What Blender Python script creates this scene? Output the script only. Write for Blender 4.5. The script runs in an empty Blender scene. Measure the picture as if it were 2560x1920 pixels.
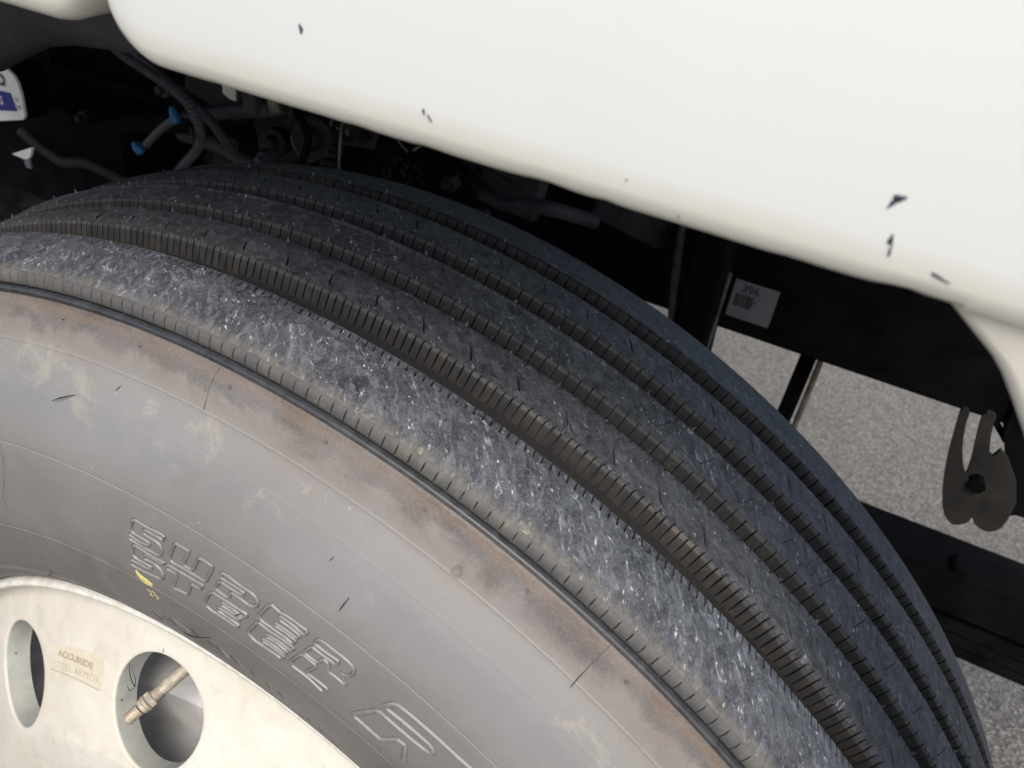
import bpy, math, random
import numpy as np
from mathutils import Matrix, Vector
random.seed(7); rng = np.random.default_rng(7)
scene = bpy.context.scene
R = math.radians

# ------------------------------------------------------------------ camera, light, exposure
AX = Vector((0.0, 0.0, 0.5))                      # wheel centre, metres above the ground
cam_d = bpy.data.cameras.new('camera'); cam = bpy.data.objects.new('camera', cam_d)
scene.collection.objects.link(cam); scene.camera = cam
rx = Vector((0.88254037, 0.45081879, 0.13373448))
dn = Vector((0.34981, -0.43935314, -0.82740666))
fw = Vector((-0.31425381, 0.77700144, -0.5454478))
M = Matrix((( rx.x, -dn.x, -fw.x), (rx.y, -dn.y, -fw.y), (rx.z, -dn.z, -fw.z))).to_4x4()
M.translation = Vector((0.24759425, -0.21802233, 0.69060834)) + AX
cam.matrix_world = M
cam_d.sensor_width = 7.25; cam_d.lens = 2011.2 / 2560 * 7.25
cam_d.clip_start = 0.01; cam_d.clip_end = 500
cam_d.dof.use_dof = True; cam_d.dof.focus_distance = 0.40; cam_d.dof.aperture_fstop = 3.0
scene.render.resolution_x = 1024; scene.render.resolution_y = 768

SUN_EL, SUN_AZ = 54.0, 152.0                      # azimuth: direction the light comes from, from +Y clockwise
world = bpy.data.worlds.new('World'); scene.world = world; world.use_nodes = True
nt = world.node_tree; nt.nodes.clear()
wo = nt.nodes.new('ShaderNodeOutputWorld'); bg = nt.nodes.new('ShaderNodeBackground')
sky = nt.nodes.new('ShaderNodeTexSky'); sky.sky_type = 'NISHITA'; sky.sun_disc = False
sky.sun_elevation = R(SUN_EL); sky.sun_rotation = R(SUN_AZ); sky.air_density = 1.0; sky.dust_density = 4.0; sky.ozone_density = 1.0
nt.links.new(sky.outputs[0], bg.inputs[0]); bg.inputs[1].default_value = 0.15
nt.links.new(bg.outputs[0], wo.inputs[0])
sun_d = bpy.data.lights.new('sun', 'SUN'); sun = bpy.data.objects.new('sun', sun_d)
scene.collection.objects.link(sun)
sun_d.energy = 1.5; sun_d.angle = R(25); sun_d.color = (1.0, 0.95, 0.88)
sdir = Vector((math.sin(R(SUN_AZ)) * math.cos(R(SUN_EL)), math.cos(R(SUN_AZ)) * math.cos(R(SUN_EL)), math.sin(R(SUN_EL))))
sun.rotation_euler = sdir.to_track_quat('Z', 'Y').to_euler(); sun.location = (0, -3, 5)
scene.view_settings.view_transform = 'Standard'; scene.view_settings.look = 'None'
scene.view_settings.exposure = 0.44; scene.view_settings.gamma = 1.0
scene.render.engine = 'CYCLES'

# ------------------------------------------------------------------ material helpers
class NT:
    def __init__(s, name):
        s.m = bpy.data.materials.new(name); s.m.use_nodes = True
        s.t = s.m.node_tree; s.t.nodes.clear()
        s.out = s.n('ShaderNodeOutputMaterial'); s.b = s.n('ShaderNodeBsdfPrincipled')
        s.l(s.b.outputs[0], s.out.inputs[0])
    def n(s, k, **kw):
        x = s.t.nodes.new(k)
        for a, v in kw.items(): setattr(x, a, v)
        return x
    def l(s, a, b): s.t.links.new(a, b)
    def put(s, sock, v):
        if isinstance(v, (int, float, tuple, list)): sock.default_value = v
        else: s.l(v, sock)
    def uv(s, scale=(1, 1, 1), rot=0.0, obj=False):
        tc = s.n('ShaderNodeTexCoord'); mp = s.n('ShaderNodeMapping')
        s.l(tc.outputs['Object' if obj else 'UV'], mp.inputs[0])
        mp.inputs['Rotation'].default_value = (0, 0, rot)
        mp.inputs['Scale'].default_value = scale
        mp.vector_type = 'TEXTURE' if False else 'POINT'
        return mp.outputs[0]
    def rotscale(s, rot, scale, obj=False):      # rotate first, then scale (for oriented streaks)
        a = s.uv((1, 1, 1), rot, obj); mp = s.n('ShaderNodeMapping'); s.l(a, mp.inputs[0])
        mp.inputs['Scale'].default_value = scale; return mp.outputs[0]
    def noise(s, vec, scale=1.0, det=4.0, rough=0.55, dist=0.0):
        x = s.n('ShaderNodeTexNoise'); s.l(vec, x.inputs['Vector'])
        x.inputs['Scale'].default_value = scale; x.inputs['Detail'].default_value = det
        x.inputs['Roughness'].default_value = rough; x.inputs['Distortion'].default_value = dist
        return x.outputs['Fac']
    def vor(s, vec, scale, feat='F1'):
        x = s.n('ShaderNodeTexVoronoi'); s.l(vec, x.inputs['Vector']); x.feature = feat
        x.inputs['Scale'].default_value = scale
        return x.outputs['Distance'], x.outputs['Color']
    def mixv(s, vec, amt):                        # jitter a coordinate so specks get ragged outlines
        n = s.n('ShaderNodeTexNoise'); s.l(vec, n.inputs['Vector']); n.inputs['Scale'].default_value = 900; n.inputs['Detail'].default_value = 2
        m = s.n('ShaderNodeVectorMath', operation='SCALE'); s.l(n.outputs['Color'], m.inputs[0]); m.inputs['Scale'].default_value = amt
        a = s.n('ShaderNodeVectorMath', operation='ADD'); s.l(vec, a.inputs[0]); s.l(m.outputs[0], a.inputs[1]); return a.outputs[0]
    def ramp(s, fac, stops, interp='LINEAR'):
        x = s.n('ShaderNodeValToRGB'); s.l(fac, x.inputs[0]); e = x.color_ramp; e.interpolation = interp
        while len(e.elements) < len(stops): e.elements.new(0.5)
        for el, (p, c) in zip(e.elements, stops):
            el.position = p; el.color = (c, c, c, 1) if isinstance(c, (int, float)) else (*c, 1)
        return x.outputs[0]
    def mix(s, f, a, b, mode='MIX'):
        x = s.n('ShaderNodeMix', data_type='RGBA', blend_type=mode)
        s.put(x.inputs[0], f)
        for k, v in ((6, a), (7, b)):
            if isinstance(v, tuple): v = (*v, 1) if len(v) == 3 else v
            s.put(x.inputs[k], v)
        return x.outputs[2]
    def math(s, op, a, b=0.0, clamp=False):
        x = s.n('ShaderNodeMath', operation=op); x.use_clamp = clamp
        s.put(x.inputs[0], a); s.put(x.inputs[1], b); return x.outputs[0]
    def sep(s, vec):
        x = s.n('ShaderNodeSeparateXYZ'); s.l(vec, x.inputs[0]); return x.outputs
    def bump(s, h, dist, strength=1.0):
        x = s.n('ShaderNodeBump'); s.l(h, x.inputs['Height']); x.inputs['Distance'].default_value = dist
        x.inputs['Strength'].default_value = strength
        s.l(x.outputs[0], s.b.inputs['Normal'])
    def base(s, c, rough=0.6, spec=0.5, metal=0.0):
        if isinstance(c, tuple): c = (*c, 1)
        s.put(s.b.inputs['Base Color'], c); s.put(s.b.inputs['Roughness'], rough)
        s.b.inputs['Specular IOR Level'].default_value = spec; s.b.inputs['Metallic'].default_value = metal

def tread_mat(name, base, dust, streak, spk, cloud=0.5, edge=None):
    k = NT(name); u = k.uv()
    big = k.noise(u, 28, 5, 0.6); med = k.noise(u, 160, 5, 0.65, 0.6)
    fac = k.ramp(k.math('ADD', k.math('MULTIPLY', big, cloud), k.math('MULTIPLY', med, 1 - cloud)), [(0.38, 0.0), (0.62, 1.0)])
    c = k.mix(fac, base, dust)
    fine = k.noise(u, 700, 5, 0.75, 0.6)
    c = k.mix(k.ramp(fine, [(0.48, 0.0), (0.66, 0.42)]), c, tuple(min(1, x * 2.0) for x in dust))
    dk = k.noise(u, 75, 3, 0.5, 1.0)
    c = k.mix(k.ramp(dk, [(0.58, 0.0), (0.70, 0.55)]), c, tuple(x * 0.55 for x in base))
    sm_ = k.noise(k.rotscale(-0.75, (1.0, 2.6, 1)), 95, 6, 0.72, 1.0)
    c = k.mix(k.math('MULTIPLY', k.ramp(sm_, [(0.50, 0.0), (0.68, 1.0)]), streak * 0.62), c, (.235, .252, .285))
    # pale scratches and dark scores running slantwise over the rib
    for rot, sc, lo, hi, colr in ((-0.70, (105, 430, 1), 0.60, 0.69, (0.42, 0.45, 0.51)), (-0.45, (140, 560, 1), 0.62, 0.69, (0.36, 0.39, 0.44)), (-1.05, (170, 560, 1), 0.64, 0.70, (0.40, 0.43, 0.48)), (-0.78, (90, 480, 1), 0.60, 0.70, (0.014, 0.015, 0.019))):
        st = k.noise(k.rotscale(rot, sc), 1.0, 4, 0.65, 1.2)
        msk = k.ramp(k.noise(u, 75 + rot * 9, 4, 0.65), [(0.42, 0.0), (0.60, 1.0)])
        c = k.mix(k.math('MULTIPLY', k.math('MULTIPLY', k.ramp(st, [(lo, 0.0), (hi, 1.0)]), msk), min(1.0, streak)), c, colr)
    d, col = k.vor(k.mixv(k.rotscale(-0.7, (.55, 1.25, 1)), 0.0022), 560)
    rnd = k.sep(col)[0]
    sp = k.math('MULTIPLY', k.ramp(d, [(0.12, 0.9), (0.32, 0.0)]), k.ramp(rnd, [(1 - spk, 0.0), (1 - spk + 0.01, 1.0)]))
    c = k.mix(sp, c, (0.62, 0.63, 0.64))
    d2, col2 = k.vor(k.mixv(k.rotscale(-0.8, (.6, 1.4, 1)), 0.006), 190)
    sp2 = k.math('MULTIPLY', k.ramp(d2, [(0.09, 1.0), (0.17, 0.0)]), k.ramp(k.sep(col2)[1], [(1 - spk * 0.35, 0.0), (1 - spk * 0.35 + 0.01, 1.0)]))
    c = k.mix(sp2, c, (0.66, 0.65, 0.62))
    if edge:                                     # dust dragged onto the outer shoulder edge (v runs across the tyre)
        v = k.sep(k.uv())[1]
        e = k.math('ADD', v, k.math('MULTIPLY', k.math('SUBTRACT', k.noise(u, 150, 4, 0.65), 0.5), 0.008))
        f = k.ramp(k.math('MULTIPLY', e, 20.0), [(edge[0] * 20, 1.0), (edge[1] * 20, 0.0)])
        spot = k.ramp(k.noise(u, 230, 4, 0.6), [(0.42, 0.35), (0.62, 1.0)])
        c = k.mix(k.math('MULTIPLY', f, spot), c, (0.15, 0.14, 0.12))
        spot2 = k.ramp(k.noise(u, 190, 3, 0.6, 1.0), [(0.60, 0.0), (0.70, 0.8)])
        c = k.mix(k.math('MULTIPLY', f, spot2), c, (0.33, 0.29, 0.215))
    k.base(c, k.ramp(big, [(0.3, 0.42), (0.7, 0.58)]), 0.5)
    h = k.math('ADD', k.math('MULTIPLY', med, 1.2), k.math('MULTIPLY', k.noise(k.rotscale(-0.7, (110, 330, 1)), 1, 5, 0.65, 1.2), 0.5))
    h = k.math('ADD', h, k.math('MULTIPLY', fine, 0.35))
    k.bump(h, 0.0014, 0.9)
    return k.m

def wall_mat(name, a, b, spk=(.115, .100, .076)):
    k = NT(name); u = k.uv()
    c = k.mix(k.ramp(k.noise(u, 110, 4, 0.6, 0.5), [(0.40, 0.0), (0.62, 1.0)]), a, b)
    c = k.mix(k.ramp(k.noise(u, 7, 3, 0.6), [(0.42, 0.0), (0.60, 0.75)]), c, tuple(sum(a) / 3 * 0.95 for _ in range(3)))
    c = k.mix(k.ramp(k.noise(u, 330, 3, 0.6), [(0.58, 0.0), (0.75, 0.5)]), c, spk)
    k.base(c, 0.62, 0.4); k.bump(k.noise(u, 500, 3, 0.6), 0.0004, 0.5)
    return k.m

def sidewall_mat():
    k = NT('sidewall_rubber'); u = k.uv(); v = k.sep(u)[1]
    w = k.noise(k.uv((1, 1, 1)), 40, 6, 0.68, 0.8)
    wv = k.math('ADD', v, k.math('MULTIPLY', k.math('SUBTRACT', w, 0.5), k.ramp(k.math('MULTIPLY', k.math('SUBTRACT', v, 0.476), 80.0), [(0.0, 0.024), (1.0, 0.009)])))
    f = k.math('DIVIDE', k.math('SUBTRACT', wv, 0.29), 0.20, True)
    g = lambda r: (r - 0.29) / 0.20
    c = k.ramp(f, [(g(.300), (.135, .126, .114)), (g(.355), (.142, .137, .130)),
                   (g(.366), (.188, .181, .169)), (g(.400), (.200, .193, .181)), (g(.430), (.222, .218, .212)), (g(.448), (.205, .206, .212)),
                   (g(.463), (.228, .224, .216)), (g(.4725), (.240, .224, .206)), (g(.4795), (.228, .208, .186)), (g(.4828), (.125, .116, .114)), (g(.4856), (.125, .109, .100)), (g(.4872), (.160, .118, .088)), (g(.4898), (.105, .080, .064))])
    # hand smears and water marks
    sm = k.noise(k.uv((1, 0.8, 1)), 14, 4, 0.6, 1.5)
    c = k.mix(k.ramp(sm, [(0.45, 0.0), (0.70, 0.35)]), c, (.255, .255, .258))
    c = k.mix(k.ramp(k.noise(u, 6.5, 5, 0.6, 1.0), [(0.50, 0.0), (0.62, 0.3)]), c, (.185, .166, .146))
    # beige dust scuffs round the shoulder line
    band = k.ramp(f, [(g(.438), 0.0), (g(.456), 0.8), (g(.466), 1.0), (g(.473), 0.25), (g(.49), 0.1)])
    sc = k.ramp(k.noise(k.uv((1, 1.3, 1)), 24, 7, 0.72, 1.6), [(0.545, 0.0), (0.63, 0.9)])
    c = k.mix(k.math('MULTIPLY', band, sc), c, (.32, .302, .262))
    # rusty brown film with dark streaks on the buttress
    bb = k.ramp(f, [(g(.466), 0.0), (g(.4755), 0.12), (g(.482), 0.5), (g(.4885), 0.4)])
    br = k.ramp(k.noise(u, 26, 6, 0.68, 0.9), [(0.42, 0.0), (0.60, 0.9)])
    c = k.mix(k.math('MULTIPLY', bb, br), c, (.150, .118, .092))
    dk = k.ramp(k.noise(k.uv((0.55, 1.6, 1)), 36, 6, 0.7, 0.8), [(0.52, 0.0), (0.62, 0.8)])
    c = k.mix(k.math('MULTIPLY', bb, dk), c, (.066, .060, .062))
    gb = k.ramp(k.noise(k.uv((1, 1, 1)), 48, 5, 0.7, 1.2), [(0.56, 0.0), (0.66, 0.75)])
    c = k.mix(k.math('MULTIPLY', k.ramp(f, [(g(.464), 0.0), (g(.470), 1.0), (g(.480), 0.8), (g(.486), 0.0)]), gb), c, (.265, .245, .22))
    d, col = k.vor(u, 130)
    sp = k.math('MULTIPLY', k.ramp(d, [(0.05, 1.0), (0.10, 0.0)]), k.ramp(k.sep(col)[0], [(0.90, 0.0), (0.91, 0.8)]))
    c = k.mix(sp, c, (.40, .38, .33))
    c = k.mix(k.ramp(k.noise(u, 700, 3, 0.6), [(0.4, 0.0), (0.8, 0.3)]), c, (.26, .25, .235))
    k.base(c, k.ramp(sm, [(0.3, 0.44), (0.7, 0.58)]), 0.5)
    k.bump(k.math('ADD', k.noise(u, 700, 3, 0.6), k.noise(u, 60, 3, 0.5)), 0.00035, 0.5)
    return k.m

def simple(name, c, rough=0.5, spec=0.5, metal=0.0, var=0.25, scale=60, bump=0.0, coat=0.0, spots=None):
    k = NT(name); o = k.uv(obj=True)
    n = k.noise(o, scale, 5, 0.6, 0.4)
    cc = k.mix(k.ramp(n, [(0.35, 0.0), (0.68, 1.0)]), tuple(x * (1 - var) for x in c), tuple(min(1, x * (1 + var)) for x in c))
    if spots:
        d, col = k.vor(o, spots[0])
        m = k.math('MULTIPLY', k.ramp(d, [(spots[1] * .5, 1.0), (spots[1], 0.0)]), k.ramp(k.sep(col)[0], [(1 - spots[2], 0.0), (1 - spots[2] + .01, 1.0)]))
        cc = k.mix(m, cc, spots[3])
    k.base(cc, k.ramp(n, [(0.3, rough * 0.9), (0.7, min(1, rough * 1.15))]), spec, metal)
    k.b.inputs['Coat Weight'].default_value = coat; k.b.inputs['Coat Roughness'].default_value = 0.05
    if bump: k.bump(k.noise(o, scale * 4, 4, 0.6), bump, 0.6)
    return k.m

def disc_mat():
    k = NT('cream_wheel_paint'); o = k.uv(obj=True)
    n = k.noise(o, 22, 6, 0.62, 0.8)
    c = k.mix(k.ramp(n, [(0.36, 0.0), (0.66, 1.0)]), (.59, .56, .475), (.66, .635, .56))
    yl = k.noise(k.uv((0.5, 1, 1), obj=True), 30, 4, 0.6, 1.5)
    c = k.mix(k.ramp(yl, [(0.52, 0.0), (0.70, 0.45)]), c, (.58, .525, .40))
    gs = k.noise(o, 46, 6, 0.7, 1.0)
    c = k.mix(k.ramp(gs, [(0.54, 0.0), (0.70, 0.42)]), c, (.42, .39, .335))
    fs = k.noise(o, 300, 5, 0.7, 0.5)
    c = k.mix(k.ramp(fs, [(0.64, 0.0), (0.74, 0.35)]), c, (.35, .31, .25))
    d, col = k.vor(o, 75)
    m = k.math('MULTIPLY', k.ramp(d, [(0.03, 1.0), (0.07, 0.0)]), k.ramp(k.sep(col)[0], [(0.90, 0.0), (0.91, 0.9)]))
    c = k.mix(m, c, (.08, .06, .05))
    k.base(c, 0.48, 0.5); k.bump(k.noise(o, 350, 3, 0.6), 0.0002, 0.4)
    return k.m

def lip_mat():
    k = NT('worn_rim_lip_paint'); o = k.uv(obj=True)
    n = k.noise(o, 90, 6, 0.7, 0.8)
    c = k.mix(k.ramp(n, [(0.40, 0.0), (0.60, 1.0)]), (.62, .59, .50), (.76, .76, .72))
    c = k.mix(k.ramp(k.noise(o, 420, 4, 0.7, 1.0), [(0.60, 0.0), (0.68, 0.75)]), c, (.30, .30, .30))
    c = k.mix(k.ramp(k.noise(o, 260, 4, 0.7, 1.0), [(0.64, 0.0), (0.70, 0.9)]), c, (.07, .07, .075))
    k.base(c, 0.42, 0.5); k.bump(k.noise(o, 300, 3, 0.6), 0.0002, 0.6)
    return k.m

def panel_mat():
    k = NT('white_body_paint'); u = k.uv(); o = k.uv(obj=True); v = k.sep(u)[1]
    n = k.noise(o, 9, 4, 0.6)
    c = k.mix(k.ramp(n, [(0.35, 0.0), (0.68, 1.0)]), (.80, .82, .79), (.82, .84, .81))
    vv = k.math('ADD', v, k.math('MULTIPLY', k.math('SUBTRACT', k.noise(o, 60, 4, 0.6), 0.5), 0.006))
    bounce_tint = k.ramp(k.math('MULTIPLY', vv, 40.0), [(0.10, 0.60), (0.30, 0.45), (0.50, 0.0)])  # cream tint along the lower edge, painting in the warm ground reflection
    c = k.mix(bounce_tint, c, (.78, .735, .59))
    k.base(c, 0.34, 0.5); k.b.inputs['Coat Weight'].default_value = 0.6; k.b.inputs['Coat Roughness'].default_value = 0.05
    return k.m

def ground_mat():
    k = NT('pale_asphalt'); o = k.uv(obj=True)
    d, col = k.vor(o, 250)
    r = k.sep(col)[0]
    c = k.ramp(r, [(0.0, (.05, .048, .043)), (0.45, (.14, .133, .118)), (0.8, (.25, .238, .212)), (1.0, (.42, .40, .36))])
    c = k.mix(k.ramp(k.noise(o, 3.0, 5, 0.6), [(0.35, 0.0), (0.7, 0.4)]), c, (.11, .103, .09))
    c = k.mix(k.ramp(k.noise(o, 320, 4, 0.7), [(0.35, 0.0), (0.7, 0.5)]), c, (.22, .208, .18))
    k.base(c, 0.85, 0.3); k.bump(d, 0.004, 0.7)
    return k.m

MT = {}
MT['shoulder'] = tread_mat('scuffed_shoulder_rubber', (.026, .029, .035), (.092, .100, .114), 1.0, 0.10, 0.40, edge=(.0212, .0252))
MT['tread'] = tread_mat('worn_tread_rubber', (.027, .028, .030), (.092, .095, .099), 0.65, 0.08, 0.30)
MT['wall'] = wall_mat('dusty_groove_wall', (.020, .0192, .018), (.036, .033, .029))
MT['cham'] = wall_mat('dusty_highlit_groove_edge', (.045, .045, .045), (.100, .092, .078), (.21, .185, .14))  # edge dust; the paler colour also paints in the chamfer highlight
MT['wall1'] = wall_mat('brown_dusty_groove_wall', (.024, .0235, .023), (.050, .043, .035), (.10, .088, .070))
MT['sface'] = wall_mat('dusty_shoulder_face', (.085, .085, .084), (.125, .118, .103), (.25, .215, .155))
MT['floor'] = wall_mat('dark_groove_rubber', (.012, .012, .013), (.018, .0175, .0175), (.022, .021, .02))
MT['side'] = sidewall_mat()
MT['letter'] = simple('raised_letter_rubber', (.225, .218, .206), 0.45, 0.5, 0, 0.15, 200)
MT['ridge'] = simple('clean_black_rubber', (.042, .045, .050), 0.38, 0.5, 0, 0.35, 150)
MT['letter_shade'] = simple('painted_letter_foot_shade', (.118, .112, .104), 0.6, 0.4, 0, 0.25, 300)  # dark outline painting in the shade at the foot of the letters
MT['seam'] = simple('dark_seam_rubber', (.085, .078, .072), 0.5, 0.5, 0, 0.2, 150)
MT['black_rubber'] = simple('black_rubber', (.020, .020, .021), 0.5, 0.5, 0, 0.3, 150)
MT['disc'] = disc_mat(); MT['lip'] = lip_mat()
MT['primer'] = simple('grey_hole_paint', (.37, .38, .345), 0.55, 0.4, 0, 0.15, 60, spots=(160, .16, .10, (.03, .03, .03)))
MT['drum'] = simple('grey_drum_metal', (.68, .68, .68), 0.6, 0.4, 0.0, 0.14, 28, 0.0005)
MT['band'] = simple('tan_stamp_field', (.60, .55, .44), 0.5, 0.4, 0, 0.06, 80)
MT['stamp'] = simple('stamped_letter_shadow', (.42, .36, .25), 0.55, 0.4, 0, 0.1, 80)
MT['brass'] = simple('dull_brass_valve', (.38, .34, .27), 0.55, 0.5, 0.2, 0.3, 300, 0.0002)
MT['brass2'] = simple('bright_brass_thread', (.55, .48, .38), 0.45, 0.5, 0.3, 0.25, 500)
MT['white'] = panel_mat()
MT['cream'] = simple('creamy_body_paint', (.66, .63, .545), 0.45, 0.5, 0, 0.06, 30, spots=(150, .25, .05, (.30, .24, .20)))
MT['tar'] = simple('dark_tar_spatter', (.055, .050, .085), 0.6, 0.3, 0, 0.3, 300)
MT['liner'] = simple('dusty_black_plastic', (.034, .035, .039), 0.6, 0.4, 0, 0.6, 22, 0.0006)
MT['frame'] = simple('black_frame_paint', (.005, .005, .006), 0.85, 0.06, 0, 0.5, 18, 0.0004)
MT['worn'] = simple('worn_dusty_metal', (.20, .175, .135), 0.6, 0.4, 0.1, 0.5, 40, 0.0006)
MT['worn2'] = simple('dull_worn_edge_metal', (.085, .076, .062), 0.7, 0.4, 0.0, 0.5, 40, 0.0006)
MT['rust'] = simple('rusty_dark_metal', (.020, .016, .014), 0.65, 0.4, 0.1, 0.6, 50, 0.0006)
MT['loom'] = simple('grey_corrugated_conduit', (.060, .060, .064), 0.5, 0.5, 0, 0.3, 90)
MT['blue'] = simple('blue_connector_plastic', (.015, .13, .28), 0.45, 0.5, 0, 0.25, 120)
MT['paper'] = simple('white_sticker_film', (.78, .76, .70), 0.5, 0.4, 0, 0.06, 50, spots=(90, .25, .12, (.12, .11, .10)))
MT['paper2'] = simple('grey_label_paper', (.15, .16, .17), 0.6, 0.3, 0, 0.12, 50)
MT['ink'] = simple('black_print', (.02, .02, .022), 0.6, 0.3, 0, 0.2, 60)
MT['inkb'] = simple('blue_print', (.03, .035, .22), 0.5, 0.3, 0, 0.2, 60)
MT['yellow'] = simple('yellow_tyre_paint', (.72, .64, .22), 0.6, 0.4, 0, 0.12, 600)
MT['ground'] = ground_mat()
MT['flapmat'] = simple('dusty_rubber_flap', (.020, .0185, .0165), 0.75, 0.4, 0, 0.35, 40)

# ------------------------------------------------------------------ mesh helpers
class MB:
    def __init__(s): s.v = []; s.f = []; s.m = []; s.uv = []
    def vert(s, p, uv=(0, 0)): s.v.append(tuple(p)); s.uv.append(uv); return len(s.v) - 1
    def face(s, idx, m=0): s.f.append(tuple(idx)); s.m.append(m)
    def box(s, c, d, rot=None, m=0, bev=0.0):
        c = Vector(c); hx, hy, hz = d[0] / 2, d[1] / 2, d[2] / 2
        Rm = rot or Matrix.Identity(3)
        b = min(bev, hx * .9, hy * .9, hz * .9)
        if b <= 0:
            i0 = len(s.v)
            for x in (-hx, hx):
                for y in (-hy, hy):
                    for z in (-hz, hz): s.vert(c + Rm @ Vector((x, y, z)))
            for q in ((0, 1, 3, 2), (4, 6, 7, 5), (0, 4, 5, 1), (2, 3, 7, 6), (0, 2, 6, 4), (1, 5, 7, 3)): s.face([i0 + k for k in q], m)
            return
        P = {}
        for sx in (-1, 1):
            for sy in (-1, 1):
                for sz in (-1, 1):
                    for ax in range(3):
                        p = [sx * (hx - b), sy * (hy - b), sz * (hz - b)]
                        p[ax] = (sx * hx, sy * hy, sz * hz)[ax]
                        P[(sx, sy, sz, ax)] = s.vert(c + Rm @ Vector(p))
        for ax in range(3):
            o1, o2 = [a for a in range(3) if a != ax]
            for sg in (-1, 1):
                q = []
                for a, bq in ((-1, -1), (1, -1), (1, 1), (-1, 1)):
                    k = [0, 0, 0]; k[ax] = sg; k[o1] = a; k[o2] = bq; q.append(P[(*k, ax)])
                s.face(q if (sg > 0) == (ax != 1) else q[::-1], m)
        for ax in range(3):            # edges along ax
            o1, o2 = [a for a in range(3) if a != ax]
            for a in (-1, 1):
                for bq in (-1, 1):
                    k0 = [0, 0, 0]; k0[ax] = -1; k0[o1] = a; k0[o2] = bq
                    k1 = list(k0); k1[ax] = 1
                    s.face((P[(*k0, o1)], P[(*k1, o1)], P[(*k1, o2)], P[(*k0, o2)]), m)
        for sx in (-1, 1):
            for sy in (-1, 1):
                for sz in (-1, 1): s.face((P[(sx, sy, sz, 0)], P[(sx, sy, sz, 1)], P[(sx, sy, sz, 2)]), m)
    def tube(s, pts, rad, seg=10, m=0, cap=True):
        pts = [Vector(p) for p in pts]; n = len(pts)
        if not hasattr(rad, '__len__'): rad = [rad] * n
        T = [(pts[min(i + 1, n - 1)] - pts[max(i - 1, 0)]).normalized() for i in range(n)]
        up = Vector((0, 0, 1)) if abs(T[0].z) < .9 else Vector((1, 0, 0))
        a = T[0].cross(up).normalized(); rings = []
        for i in range(n):
            a = (a - T[i] * a.dot(T[i])).normalized(); b = T[i].cross(a)
            rings.append([s.vert(pts[i] + (a * math.cos(2 * math.pi * j / seg) + b * math.sin(2 * math.pi * j / seg)) * rad[i], (j / seg, i / n)) for j in range(seg)])
        for i in range(n - 1):
            for j in range(seg): s.face((rings[i][j], rings[i][(j + 1) % seg], rings[i + 1][(j + 1) % seg], rings[i + 1][j]), m)
        if cap: s.face(rings[0][::-1], m); s.face(rings[-1], m)
    def build(s, name, mats, parent=None, smooth=40, loc=None, kind=None, label=None):
        me = bpy.data.meshes.new(name); me.from_pydata(s.v, [], s.f)
        return link(me, name, mats, parent, smooth, loc, kind, label, s.m, s.uv)

def link(me, name, mats, parent, smooth, loc, kind, label, mi=None, uvs=None):
    if not isinstance(mats, (list, tuple)): mats = [mats]
    for m in mats: me.materials.append(MT[m] if isinstance(m, str) else m)
    if mi is not None and len(mats) > 1: me.polygons.foreach_set('material_index', np.array(mi, dtype=np.int32))
    if uvs is not None:
        lay = me.uv_layers.new(name='UVMap')
        vi = np.empty(len(me.loops), dtype=np.int32); me.loops.foreach_get('vertex_index', vi)
        lay.data.foreach_set('uv', np.asarray(uvs, dtype=np.float32)[vi].ravel())
    if smooth:
        me.polygons.foreach_set('use_smooth', [True] * len(me.polygons))
        me.set_sharp_from_angle(angle=R(smooth))
    me.update()
    o = bpy.data.objects.new(name, me); scene.collection.objects.link(o)
    if parent is not None: o.parent = parent
    if parent is None or parent.type == 'EMPTY': o.location = AX
    if loc is not None: o.location = loc
    if kind: o['kind'] = kind
    if label: o['label'] = label
    return o

def pol(r, th, y):                                # wheel coordinates: radius, angle in degrees from +X towards up, offset along axle
    a = R(th); return (r * math.cos(a), y, r * math.sin(a))

def grid_obj(P, UV, matrow, name, mats, parent, closed=False, smooth=40, **kw):
    """P[i, j] = rows across the tyre x columns around it"""
    nr, nc = P.shape[:2]
    idx = np.arange(nr * nc).reshape(nr, nc)
    a = idx[:-1, :-1]; b = idx[:-1, 1:]; c = idx[1:, 1:]; d = idx[1:, :-1]
    F = np.stack([a, b, c, d], -1)
    mi = np.repeat(np.array(matrow)[:, None], nc - 1, 1)
    F = F.reshape(-1, 4); mi = mi.ravel()
    if closed:
        F2 = np.stack([idx[:-1, -1], idx[:-1, 0], idx[1:, 0], idx[1:, -1]], -1)
        F = np.concatenate([F, F2]); mi = np.concatenate([mi, np.array(matrow)])
    return P.reshape(-1, 3), F, mi, UV.reshape(-1, 2)

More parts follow.
